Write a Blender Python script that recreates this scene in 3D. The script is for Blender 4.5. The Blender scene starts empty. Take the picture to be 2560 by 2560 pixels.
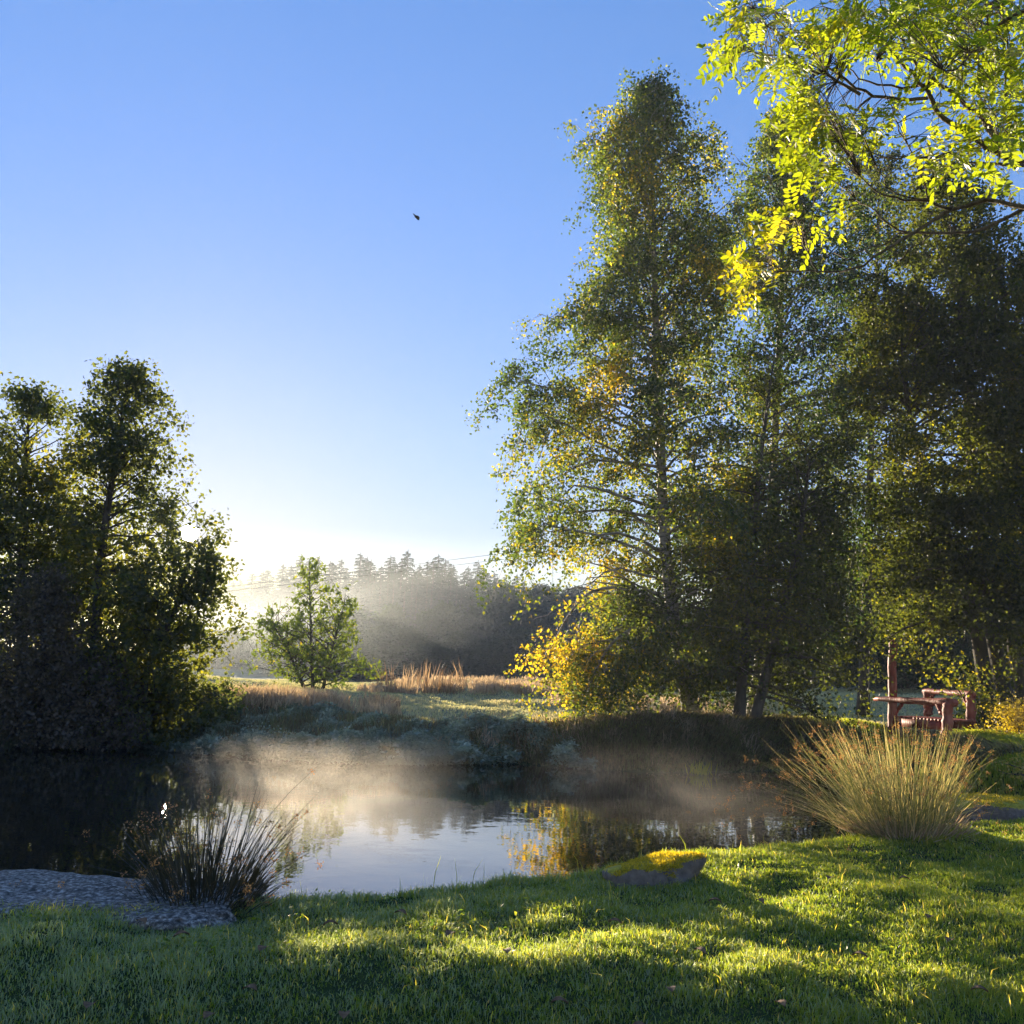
import bpy, math, random
import numpy as np
from mathutils import Matrix, Vector
R = math.radians
random.seed(7); rng = np.random.default_rng(7)
S = bpy.context.scene
C = S.collection

# ------------------------------------------------------------------ camera, sky, sun, exposure
PITCH, ROLL, FPX, CAMZ = 10.6, 2.2, 900.0, 2.0
cd = bpy.data.cameras.new('camera'); cam = bpy.data.objects.new('camera', cd); C.objects.link(cam)
cd.sensor_width = 36; cd.lens = 36 * FPX / 1024; cd.clip_end = 20000; cd.clip_start = 0.05
CM = Matrix.Rotation(R(90 + PITCH), 4, 'X') @ Matrix.Rotation(R(ROLL), 4, 'Z')
CM.translation = Vector((0, 0, CAMZ)); cam.matrix_world = CM
S.camera = cam
CR = np.array(CM.to_3x3())
def ray(px, py):
    d = CR @ np.array([(px - 512) / FPX, (512 - py) / FPX, -1.0]); return d / np.linalg.norm(d)
def W(px, py, y):
    d = ray(px, py); t = y / d[1]; return np.array([0, 0, CAMZ]) + d * t
def G(px, py, z=0.0):
    d = ray(px, py); t = (z - CAMZ) / d[2]; return np.array([0, 0, CAMZ]) + d * t
SUND = ray(190, 533)
SEL = math.asin(SUND[2]); SAZ = math.atan2(SUND[0], SUND[1])
w = bpy.data.worlds.new('World'); S.world = w; w.use_nodes = True
nt = w.node_tree; nt.nodes.clear()
sky = nt.nodes.new('ShaderNodeTexSky'); sky.sky_type = 'NISHITA'; sky.sun_disc = False
sky.sun_elevation = SEL; sky.sun_rotation = SAZ; sky.air_density = 1.5; sky.dust_density = 0.15; sky.ozone_density = 2.2
sky.altitude = 200
hs = nt.nodes.new('ShaderNodeHueSaturation'); hs.inputs['Saturation'].default_value = 1.45
bg = nt.nodes.new('ShaderNodeBackground'); bg.inputs['Strength'].default_value = 0.086
wo = nt.nodes.new('ShaderNodeOutputWorld')
nt.links.new(sky.outputs[0], hs.inputs['Color']); gm = nt.nodes.new('ShaderNodeGamma'); gm.inputs[1].default_value = 0.62
ti_ = nt.nodes.new('ShaderNodeMix'); ti_.data_type = 'RGBA'; ti_.blend_type = 'MULTIPLY'; ti_.inputs[0].default_value = 1; ti_.inputs[7].default_value = (0.87, 0.945, 1.62, 1)
nt.links.new(hs.outputs[0], gm.inputs[0]); nt.links.new(gm.outputs[0], ti_.inputs[6]); nt.links.new(ti_.outputs[2], bg.inputs[0]); nt.links.new(bg.outputs[0], wo.inputs[0])
sl = bpy.data.lights.new('sun_light', 'SUN'); sl.energy = 5.0; sl.angle = R(0.5); sl.color = (1.0, 0.84, 0.62)
so = bpy.data.objects.new('sun_light', sl); C.objects.link(so)
so.rotation_euler = Vector(SUND).to_track_quat('Z', 'Y').to_euler()
S.view_settings.view_transform = 'Standard'; S.view_settings.look = 'None'
S.view_settings.exposure = 1.8; S.view_settings.gamma = 1.0
S.render.engine = 'CYCLES'
cy = S.cycles
cy.use_denoising = True; cy.max_bounces = 8; cy.diffuse_bounces = 3; cy.glossy_bounces = 3; cy.transmission_bounces = 5
cy.volume_bounces = 0; cy.transparent_max_bounces = 6; cy.sample_clamp_indirect = 6; cy.sample_clamp_direct = 0
cy.use_adaptive_sampling = True; cy.adaptive_threshold = 0.02
cy.volume_step_rate = 2.0; cy.volume_max_steps = 128

# ------------------------------------------------------------------ helpers
def tag(o, label=None, cat=None, group=None, kind=None):
    if label: o['label'] = label
    if cat: o['category'] = cat
    if group: o['group'] = group
    if kind: o['kind'] = kind
    return o
def empty(name, loc=(0, 0, 0), **k):
    o = bpy.data.objects.new(name, None); C.objects.link(o); o.location = loc; o.empty_display_size = .2
    return tag(o, **k)
def mesh_np(name, V, F, mat, parent=None, tint=None, smooth=False, loc=None):
    """V (n,3), F = list of int arrays with equal width rows (may be several)"""
    if not isinstance(F, (list, tuple)): F = [F]
    F = [f for f in F if len(f)]
    V = np.asarray(V, dtype=np.float32)
    if parent is not None and loc is None: V = V - np.array(parent.location, dtype=np.float32)
    if loc is not None: V = V - np.array(loc, dtype=np.float32)
    me = bpy.data.meshes.new(name)
    me.vertices.add(len(V)); me.vertices.foreach_set('co', V.ravel())
    li = np.concatenate([f.ravel() for f in F]).astype(np.int32)
    tot = np.concatenate([np.full(len(f), f.shape[1]) for f in F])
    st = np.concatenate([[0], np.cumsum(tot)[:-1]]).astype(np.int32)
    me.loops.add(len(li)); me.loops.foreach_set('vertex_index', li)
    me.polygons.add(len(st)); me.polygons.foreach_set('loop_start', st)
    if smooth: me.polygons.foreach_set('use_smooth', np.ones(len(st), dtype=bool))
    me.update(calc_edges=True)
    if tint is not None:
        a = me.attributes.new('tint', 'FLOAT', 'FACE'); a.data.foreach_set('value', np.asarray(tint, dtype=np.float32))
    for m in (mat if isinstance(mat, (list, tuple)) else [mat]): me.materials.append(m)
    o = bpy.data.objects.new(name, me); C.objects.link(o)
    if parent is not None: o.parent = parent
    elif loc is not None: o.location = loc
    return o
def unit(a): return a / np.maximum(np.linalg.norm(a, axis=-1, keepdims=True), 1e-9)
def tubes(lines):
    """lines: list of (pts (n,3), radii (n,), sides)"""
    VV, FF, o = [], [], 0
    for P, r, k in lines:
        P = np.asarray(P, float); n = len(P); T = unit(np.gradient(P, axis=0))
        ref = np.array([0, 0, 1.0]) if abs(T[:, 2]).mean() < .8 else np.array([1.0, 0, 0])
        A = unit(np.cross(T, ref)); B = np.cross(T, A)
        th = np.arange(k) * 2 * math.pi / k
        ring = (A[:, None] * np.cos(th)[None, :, None] + B[:, None] * np.sin(th)[None, :, None]) * np.asarray(r)[:, None, None] + P[:, None]
        VV.append(ring.reshape(-1, 3))
        i = np.arange(n - 1)[:, None] * k; j = np.arange(k)[None]; j2 = (j + 1) % k
        FF.append(np.stack([i + j, i + j2, i + k + j2, i + k + j], -1).reshape(-1, 4) + o)
        VV.append(P[-1:] + T[-1:] * r[-1]); VV.append(P[:1]) ; tip = o + n * k
        e = o + (n - 1) * k
        FF.append(np.stack([e + j[0], e + j2[0], np.full(k, tip), np.full(k, tip)], -1))
        FF.append(np.stack([o + j2[0], o + j[0], np.full(k, tip + 1), np.full(k, tip + 1)], -1))
        o += n * k + 2
    V = np.concatenate(VV); F = np.concatenate(FF)
    t = F[:, 2] == F[:, 3]
    return V, [F[~t], F[t][:, :3]]
def ribbons(lines, rg):
    VV, FF, o = [], [], 0
    for P, r, k in lines:
        P = np.asarray(P, float); n = len(P); a = rg.uniform(-.9, .9); sd = np.array([math.cos(a), math.sin(a), 0]); r = np.asarray(r)[:, None]
        VV.append(np.stack([P - sd * r, P + sd * r], 1).reshape(-1, 3)); i = np.arange(n - 1)[:, None] * 2
        FF.append(i + np.array([[0, 1, 3, 2]]) + o); o += 2 * n
    return np.concatenate(VV), np.concatenate(FF)
def leaves(P, D, N, L, Wd, fold=0.0):
    """quads: rhombus leaves. P base, D axis, N normal"""
    D = unit(D); Sd = unit(np.cross(D, N)); Nn = np.cross(Sd, D)
    L = L[:, None]; Wd = Wd[:, None]
    a = P; b = P + D * L * .42 + Sd * Wd * .5 + Nn * Wd * fold; c = P + D * L; d = P + D * L * .42 - Sd * Wd * .5 + Nn * Wd * fold
    V = np.stack([a, b, c, d], 1).reshape(-1, 3)
    return V, np.arange(len(V)).reshape(-1, 4)
_sw = rng.normal(size=(24, 3)); _sp = rng.uniform(0, 6.28, 24)
def noise3(P, f, k=0):
    P = np.asarray(P) * f; s = 0
    for i in range(k, k + 8): s = s + np.sin(P @ _sw[i] * 1.3 + _sp[i])
    return s / 2.83
def smooth(x): x = np.clip(x, 0, 1); return x * x * (3 - 2 * x)

# ------------------------------------------------------------------ materials
def mat(name):
    m = bpy.data.materials.new(name); m.use_nodes = True; m.node_tree.nodes.clear(); return m, m.node_tree
def N(t, typ, **k):
    n = t.nodes.new('ShaderNode' + typ)
    for a, b in k.items(): setattr(n, a, b)
    return n
def ramp(t, fac, stops):
    r = N(t, 'ValToRGB'); e = r.color_ramp.elements
    while len(e) < len(stops): e.new(.5)
    for i, (p, c) in enumerate(stops): e[i].position = p; e[i].color = (*c, 1)
    t.links.new(fac, r.inputs[0]); return r.outputs[0]
def leaf_mat(name, stops, trans=1.0, tmix=.5, gloss=.06, rough=.45, tsc=(1.5, 1.7, .6)):
    m, t = mat(name); L = t.links.new
    at = N(t, 'Attribute', attribute_name='tint'); col = ramp(t, at.outputs['Fac'], stops)
    d = N(t, 'BsdfDiffuse'); L(col, d.inputs[0])
    mu = N(t, 'Mix', data_type='RGBA', blend_type='MULTIPLY'); mu.inputs[0].default_value = 1
    L(col, mu.inputs[6]); mu.inputs[7].default_value = (tsc[0] * trans, tsc[1] * trans, tsc[2] * trans, 1)
    tr = N(t, 'BsdfTranslucent'); L(mu.outputs[2], tr.inputs[0])
    mx = N(t, 'MixShader'); mx.inputs[0].default_value = tmix; L(d.outputs[0], mx.inputs[1]); L(tr.outputs[0], mx.inputs[2])
    g = N(t, 'BsdfGlossy'); g.inputs['Roughness'].default_value = rough; g.inputs[0].default_value = (1, 1, 1, 1)
    m2 = N(t, 'MixShader'); m2.inputs[0].default_value = gloss; L(mx.outputs[0], m2.inputs[1]); L(g.outputs[0], m2.inputs[2])
    o = N(t, 'OutputMaterial'); L(m2.outputs[0], o.inputs[0]); return m
def solid_mat(name, stops, scale=4, rough=.85, bump=.4, det=6, stretch=(1, 1, 1), bscale=None, spec=.3, bdist=.02):
    m, t = mat(name); L = t.links.new
    tc = N(t, 'TexCoord'); mp = N(t, 'Mapping'); mp.inputs['Scale'].default_value = stretch; L(tc.outputs['Object'], mp.inputs[0])
    n = N(t, 'TexNoise'); n.inputs['Scale'].default_value = scale; n.inputs['Detail'].default_value = det; L(mp.outputs[0], n.inputs[0])
    col = ramp(t, n.outputs[0], stops)
    p = N(t, 'BsdfPrincipled'); p.inputs['Roughness'].default_value = rough; p.inputs['Specular IOR Level'].default_value = spec; L(col, p.inputs[0])
    n2 = N(t, 'TexNoise'); n2.inputs['Scale'].default_value = bscale or scale * 3; n2.inputs['Detail'].default_value = 8; L(mp.outputs[0], n2.inputs[0])
    b = N(t, 'Bump'); b.inputs['Strength'].default_value = bump; b.inputs['Distance'].default_value = bdist; L(n2.outputs[0], b.inputs['Height']); L(b.outputs[0], p.inputs['Normal'])
    o = N(t, 'OutputMaterial'); L(p.outputs[0], o.inputs[0]); return m

M = {}
M['alder'] = leaf_mat('alder_leaf', [(0, (.024, .032, .030)), (.6, (.042, .052, .026)), (1, (.095, .092, .018))], trans=3.2, tmix=.5, gloss=.02, tsc=(1.8, 1.65, .45))
M['birch'] = leaf_mat('birch_leaf', [(0, (.014, .024, .012)), (.45, (.036, .046, .012)), (.68, (.11, .10, .014)), (1, (.34, .18, .018))], trans=2.9, gloss=.03)
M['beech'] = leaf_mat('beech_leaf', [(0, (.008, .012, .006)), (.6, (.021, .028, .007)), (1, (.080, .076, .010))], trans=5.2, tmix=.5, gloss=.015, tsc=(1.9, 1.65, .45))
M['robinia'] = leaf_mat('robinia_leaf', [(0, (.10, .12, .008)), (.6, (.17, .175, .009)), (1, (.26, .19, .012))], trans=1.9, tmix=.6, gloss=.05)
M['sapling'] = leaf_mat('sapling_leaf', [(0, (.05, .085, .02)), (.7, (.09, .14, .02)), (1, (.22, .22, .03))], trans=1.6, gloss=.03, tsc=(1.9, 1.6, .5))
M['far_leaf'] = leaf_mat('far_leaf', [(0, (.02, .035, .02)), (1, (.05, .075, .03))], trans=1.0, gloss=.02)
M['spruce'] = leaf_mat('spruce_needle', [(0, (.014, .028, .018)), (1, (.03, .05, .028))], trans=.5, tmix=.15, gloss=.02)
M['bramble'] = leaf_mat('bramble_leaf', [(0, (.05, .045, .042)), (1, (.13, .10, .08))], trans=1.4, tmix=.35, gloss=.02)
M['moss'] = leaf_mat('moss_strand', [(0, (.16, .15, .012)), (1, (.42, .34, .03))], trans=2.0, gloss=.02, tsc=(1.5, 1.3, .5))
M['yellow'] = leaf_mat('yellow_leaf', [(0, (.32, .20, .02)), (1, (.5, .33, .03))], trans=1.4)
M['lawn'] = leaf_mat('lawn_blade', [(0, (.045, .085, .02)), (.5, (.10, .135, .022)), (.85, (.19, .19, .04)), (1, (.42, .34, .14))], trans=2.8, tmix=.55, gloss=.03, rough=.35, tsc=(1.9, 1.7, .5))
M['frost'] = leaf_mat('frosted_blade', [(0, (.10, .15, .10)), (1, (.28, .33, .24))], trans=2.5, tmix=.52, gloss=.04, tsc=(1.55, 1.35, .65))
M['meadow'] = leaf_mat('meadow_blade', [(0, (.25, .30, .17)), (.5, (.44, .44, .26)), (1, (.58, .50, .32))], trans=1.3, tmix=.45, gloss=.05, tsc=(1.25, 1.15, .75))
M['dry'] = leaf_mat('dry_blade', [(0, (.20, .14, .085)), (.5, (.40, .32, .23)), (1, (.58, .49, .36))], trans=1.2, tmix=.45, gloss=.04, tsc=(1.2, 1.0, .7))
M['bank'] = leaf_mat('bank_blade', [(0, (.08, .07, .035)), (.4, (.20, .16, .09)), (.7, (.15, .19, .06)), (1, (.45, .36, .19))], trans=1.3, tmix=.35, gloss=.03, tsc=(1.2, 1.1, .7))
M['herb'] = leaf_mat('frosted_herb_leaf', [(0, (.10, .15, .12)), (.5, (.22, .29, .24)), (1, (.46, .50, .40))], trans=1.0, tmix=.4, gloss=.08, tsc=(1.25, 1.2, .6))
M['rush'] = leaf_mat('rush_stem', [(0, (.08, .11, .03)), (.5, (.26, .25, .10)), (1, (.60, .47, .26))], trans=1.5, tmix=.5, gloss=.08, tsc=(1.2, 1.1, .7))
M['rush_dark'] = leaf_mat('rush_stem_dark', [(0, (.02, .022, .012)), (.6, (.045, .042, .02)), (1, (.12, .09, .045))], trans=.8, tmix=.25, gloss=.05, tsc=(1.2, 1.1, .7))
M['seed'] = leaf_mat('rush_seed', [(0, (.22, .12, .05)), (1, (.50, .32, .14))], trans=1.4, tmix=.35, gloss=.02, tsc=(1.3, 1, .6))
M['bark'] = solid_mat('alder_bark', [(.3, (.035, .03, .024)), (.7, (.10, .085, .07))], scale=6, stretch=(1, 1, .25), bump=.8)
M['bark_r'] = solid_mat('robinia_bark', [(.3, (.05, .035, .02)), (.7, (.17, .13, .08))], scale=20, stretch=(1, 1, .5), bump=.8)
def birch_bark():
    m, t = mat('birch_bark'); L = t.links.new
    tc = N(t, 'TexCoord'); mp = N(t, 'Mapping'); mp.inputs['Scale'].default_value = (1, 1, 5); L(tc.outputs['Object'], mp.inputs[0])
    n = N(t, 'TexNoise'); n.inputs['Scale'].default_value = 2.2; n.inputs['Detail'].default_value = 6; L(mp.outputs[0], n.inputs[0])
    col = ramp(t, n.outputs[0], [(.38, (.03, .025, .02)), (.47, (.22, .19, .16)), (.7, (.42, .38, .33))])
    p = N(t, 'BsdfPrincipled'); p.inputs['Roughness'].default_value = .7; L(col, p.inputs[0])
    o = N(t, 'OutputMaterial'); L(p.outputs[0], o.inputs[0]); return m
M['birch_bark'] = birch_bark()
M['redwood'] = solid_mat('red_stained_wood', [(.3, (.17, .035, .022)), (.55, (.32, .075, .045)), (.8, (.44, .17, .11))], scale=5, stretch=(1, 1, .4), bump=.7, rough=.6)
M['feather'] = solid_mat('dark_feather', [(.3, (.012, .012, .016)), (.8, (.03, .03, .035))], scale=20)
M['cable'] = solid_mat('cable_rubber', [(.3, (.02, .02, .02)), (.8, (.04, .04, .04))], scale=3)
M['deadleaf'] = solid_mat('dead_leaf', [(.3, (.10, .05, .025)), (.7, (.24, .14, .07))], scale=40, bump=.3)

def stone_mat(name, moss_amt, base, moss, sc=13):
    m, t = mat(name); L = t.links.new
    tc = N(t, 'TexCoord'); n = N(t, 'TexNoise'); n.inputs['Scale'].default_value = sc; n.inputs['Detail'].default_value = 12; n.inputs['Roughness'].default_value = .65
    L(tc.outputs['Object'], n.inputs[0]); c1 = ramp(t, n.outputs[0], base)
    n3 = N(t, 'TexNoise'); n3.inputs['Scale'].default_value = 28; n3.inputs['Detail'].default_value = 6; L(tc.outputs['Object'], n3.inputs[0])
    c2 = ramp(t, n3.outputs[0], moss)
    ge = N(t, 'NewGeometry'); sp = N(t, 'SeparateXYZ'); L(ge.outputs['Normal'], sp.inputs[0])
    ad = N(t, 'Math', operation='MULTIPLY_ADD'); L(n.outputs[0], ad.inputs[0]); ad.inputs[1].default_value = 1.2; L(sp.outputs[2], ad.inputs[2])
    mr = N(t, 'MapRange'); L(ad.outputs[0], mr.inputs[0]); mr.inputs[1].default_value = 1.75 - moss_amt; mr.inputs[2].default_value = 1.9 - moss_amt
    mx = N(t, 'Mix', data_type='RGBA'); L(mr.outputs[0], mx.inputs[0]); L(c1, mx.inputs[6]); L(c2, mx.inputs[7])
    p = N(t, 'BsdfPrincipled'); p.inputs['Roughness'].default_value = .9; L(mx.outputs[2], p.inputs[0])
    b = N(t, 'Bump'); b.inputs['Strength'].default_value = .22; b.inputs['Distance'].default_value = .012
    n4 = N(t, 'TexNoise'); n4.inputs['Scale'].default_value = 40; n4.inputs['Detail'].default_value = 10; L(tc.outputs['Object'], n4.inputs[0])
    L(n4.outputs[0], b.inputs['Height']); L(b.outputs[0], p.inputs['Normal'])
    o = N(t, 'OutputMaterial'); L(p.outputs[0], o.inputs[0]); return m
M['mossy'] = stone_mat('mossy_stone', .6, [(.3, (.06, .052, .045)), (.7, (.22, .18, .16))], [(.3, (.20, .17, .012)), (.7, (.46, .38, .03))])
M['rock'] = stone_mat('frosted_rock', -1.5, [(.38, (.03, .027, .023)), (.46, (.10, .088, .075)), (.54, (.19, .17, .15)), (.62, (.42, .39, .35))], [(.3, (.2, .22, .2)), (.7, (.3, .32, .3))], sc=30)

def ground_mat():
    m, t = mat('soil_and_turf'); L = t.links.new
    ge = N(t, 'NewGeometry'); n = N(t, 'TexNoise'); n.inputs['Scale'].default_value = .8; n.inputs['Detail'].default_value = 10; L(ge.outputs['Position'], n.inputs[0])
    n2 = N(t, 'TexNoise'); n2.inputs['Scale'].default_value = 14; n2.inputs['Detail'].default_value = 8; L(ge.outputs['Position'], n2.inputs[0])
    near = ramp(t, n2.outputs[0], [(.3, (.02, .03, .012)), (.7, (.05, .075, .022))])
    far = ramp(t, n.outputs[0], [(.3, (.16, .19, .11)), (.55, (.30, .29, .18)), (.8, (.36, .31, .2))])
    sp = N(t, 'SeparateXYZ'); L(ge.outputs['Position'], sp.inputs[0])
    mr = N(t, 'MapRange'); L(sp.outputs[1], mr.inputs[0]); mr.inputs[1].default_value = 23; mr.inputs[2].default_value = 27
    mx = N(t, 'Mix', data_type='RGBA'); L(mr.outputs[0], mx.inputs[0]); L(near, mx.inputs[6]); L(far, mx.inputs[7])
    p = N(t, 'BsdfPrincipled'); p.inputs['Roughness'].default_value = .95; p.inputs['Specular IOR Level'].default_value = .1; L(mx.outputs[2], p.inputs[0])
    b = N(t, 'Bump'); b.inputs['Distance'].default_value = .05; b.inputs['Strength'].default_value = .8; L(n2.outputs[0], b.inputs['Height']); L(b.outputs[0], p.inputs['Normal'])
    o = N(t, 'OutputMaterial'); L(p.outputs[0], o.inputs[0]); return m
def water_mat():
    m, t = mat('pond_water'); L = t.links.new
    ge = N(t, 'NewGeometry'); mp = N(t, 'Mapping'); mp.inputs['Scale'].default_value = (.8, .8, 1); L(ge.outputs['Position'], mp.inputs[0])
    n = N(t, 'TexNoise'); n.inputs['Scale'].default_value = 3.2; n.inputs['Detail'].default_value = 3; L(mp.outputs[0], n.inputs[0])
    p = N(t, 'BsdfPrincipled'); p.inputs['Base Color'].default_value = (.012, .012, .008, 1); p.inputs['Roughness'].default_value = .01
    p.inputs['IOR'].default_value = 1.65; p.inputs['Specular IOR Level'].default_value = .5
    b = N(t, 'Bump'); b.inputs['Strength'].default_value = 1; b.inputs['Distance'].default_value = .0022; L(n.outputs[0], b.inputs['Height']); L(b.outputs[0], p.inputs['Normal'])
    o = N(t, 'OutputMaterial'); L(p.outputs[0], o.inputs[0]); return m
M['ground'] = ground_mat(); M['water'] = water_mat()

# ------------------------------------------------------------------ terrain and pond
far_px = [(-120, 738), (0, 740), (70, 741), (120, 744), (180, 752), (240, 758), (320, 763), (420, 765), (520, 764), (580, 769), (660, 773), (730, 772), (790, 770), (835, 776)]
far = [tuple(G(a, b)[:2]) for a, b in far_px]
near = [(8.2, 16.6), (9.5, 14.8), (14, 14.4), (14, 11.8), (7.2, 11.7), (5.2, 11.35), (4.1, 10.75), (3.1, 9.9), (2.2, 9.2), (1.3, 8.75), (.75, 8.2), (.2, 7.75), (-.4, 7.4), (-1.1, 7.05), (-1.7, 6.8), (-2.4, 6.75), (-3.2, 6.75), (-4.2, 6.6), (-5.5, 6.2), (-8, 5.8), (-16, 5.5), (-18, 12)]
POND = np.array(far + near)
def sdist(x, y):
    x = np.asarray(x, float).ravel(); y = np.asarray(y, float).ravel()
    d = np.full(x.shape, 1e9); ins = np.zeros(x.shape, bool)
    n = len(POND)
    for i in range(n):
        a = POND[i]; b = POND[(i + 1) % n]; e = b - a
        t = np.clip(((x - a[0]) * e[0] + (y - a[1]) * e[1]) / (e @ e), 0, 1)
        d = np.minimum(d, np.hypot(x - a[0] - t * e[0], y - a[1] - t * e[1]))
        c = ((a[1] > y) != (b[1] > y)) & (x < (b[0] - a[0]) * (y - a[1]) / (b[1] - a[1] + 1e-12) + a[0]); ins ^= c
    return np.where(ins, -d, d)
# control heights (x, y, z, bank width)
CP = np.array([
    (-14, 3, .35, .5), (-6, 4.5, .33, .45), (-3, 6, .42, .35), (-3, 4, .28, .35), (0, 4, .30, .35), (0, 5.8, .40, .35), (-.5, 7, .45, .35), (2.5, 4.2, .32, .35), (2, 8.3, .52, .35), (1, 7.0, .50, .35), (1.5, 5.8, .42, .35), (1, 3, .3, .35), (3, 3, .3, .35), (4.5, 6.8, .42, .4),
    (3, 6, .30, .4), (5, 10, .55, .4), (4, 8, .42, .35), (7, 10.5, .6, .4), (7, 6, .30, .4), (0, 0, .05, .4), (0, -12, 0.05, .5),
    (-18, 24, 1.0, 3), (-12, 26, 1.1, 3), (-8, 21.5, .45, 3.5), (-5, 21.5, .55, 4), (-2.6, 22, .60, 3.0), (-6, 26, 1.1, 4), (-1, 24, .62, 1.6), (-.5, 27, .72, 1.6), (-1, 30, .95, 1.6), (1, 27, .85, 1.6), (0, 34, 1.25, 1.6),
    (1.2, 23.5, .75, 1.4), (3, 24, 1.0, 1.3), (5, 24, 1.15, 1.4), (8, 24, 1.15, 1.4), (8, 19, .9, 1.5), (10, 17, 1.0, 1.3), (13, 17, 1.05, 1.3), (12, 22, 1.15, 1.5), (16, 25, 1.2, 1.5),
    (-20, 45, 1.6, 2), (0, 40, 1.55, 2), (-8, 38, 1.2, 2), (0, 52, 1.95, 2), (20, 45, 1.9, 2), (30, 60, 2.6, 2), (-30, 60, 1.5, 2), (0, 75, 1.3, 2), (-30, 90, 1.2, 2), (30, 90, 1.3, 2)])
def noise2(x, y, f, k=0):
    s = 0
    for i in range(k, k + 8): s = s + np.sin((x * _sw[i, 0] + y * _sw[i, 1]) * f * 1.3 + _sp[i])
    return s / 2.83
DITCH = (np.array([7.6, 19.5]), np.array([12.5, 27.0]))
def ground(x, y):
    shp = np.shape(x); x = np.asarray(x, float).ravel(); y = np.asarray(y, float).ravel()
    num = np.zeros(len(x)); nw = np.zeros(len(x)); den = np.zeros(len(x))
    for cx, cy_, cz, cw in CP:
        q = 1 / (((x - cx) ** 2 + (y - cy_) ** 2) + .6) ** 1.6
        num += q * cz; nw += q * cw; den += q
    H = num / den; bw = nw / den
    r = np.hypot(x, y)
    yb = np.interp(x, [-6, -1, 1.6, 2.2, 4.5, 8], [5.4, 5.5, 5.6, 5.5, 6.9, 8.0]); q_ = yb - y - .0
    H = H - .17 * np.where(q_ > 0, q_ ** 1.25 / (1 + .16 * np.clip(q_, 0, 9) ** 1.25), 0)
    H = H + smooth((y - 75) / 70) * 3.0 * (1 + .3 * noise2(x, y, .02))
    H = H + .035 * noise2(x, y, 1.5) * (r < 16) + .022 * noise2(x, y, 3.8, 8) + .07 * noise2(x, y, .5, 4) * np.clip((r - 14) / 8, 0, 1)
    a, b = DITCH; e = b - a; t = np.clip(((x - a[0]) * e[0] + (y - a[1]) * e[1]) / (e @ e), 0, 1)
    dd = np.hypot(x - a[0] - t * e[0], y - a[1] - t * e[1])
    H = H - .95 * np.exp(-(dd / .9) ** 2)
    sd = sdist(x, y)
    up = 1 - (1 - np.clip(sd / bw, 0, 1)) ** 2.2
    z = np.where(sd > 0, -.03 + (H + .03) * up, -.03 - .7 * smooth(-sd / 1.5))
    return z.reshape(shp)
def g1(x, y): return float(ground(np.array([x]), np.array([y]))[0])
def warp(n, lo, hi, c, k):
    u = np.linspace(-1, 1, n); s = np.sinh(u * k) / math.sinh(k)
    return np.where(s < 0, c + (c - lo) * s, c + (hi - c) * s)
gx = warp(420, -250, 250, 0, 4.4); gy = warp(520, -60, 330, 12, 3.6)
X, Y = np.meshgrid(gx, gy); Z = ground(X, Y)
nx, ny = len(gx), len(gy)
i = (np.arange(ny - 1)[:, None] * nx + np.arange(nx - 1)[None]).ravel()
gr = mesh_np('ground', np.stack([X.ravel(), Y.ravel(), Z.ravel()], 1), np.stack([i, i + 1, i + 1 + nx, i + nx], 1), M['ground'], smooth=True)
tag(gr, 'grassy banks and meadow around the pond', kind='structure')
wx = np.linspace(-20, 15, 36); wy = np.linspace(5, 24, 20); X, Y = np.meshgrid(wx, wy)
i = (np.arange(19)[:, None] * 36 + np.arange(35)[None]).ravel()
wt = mesh_np('water', np.stack([X.ravel(), Y.ravel(), X.ravel() * 0], 1), np.stack([i, i + 1, i + 37, i + 36], 1), M['water'])
tag(wt, 'still dark pond water mirroring the trees and sky', kind='structure')

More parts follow.
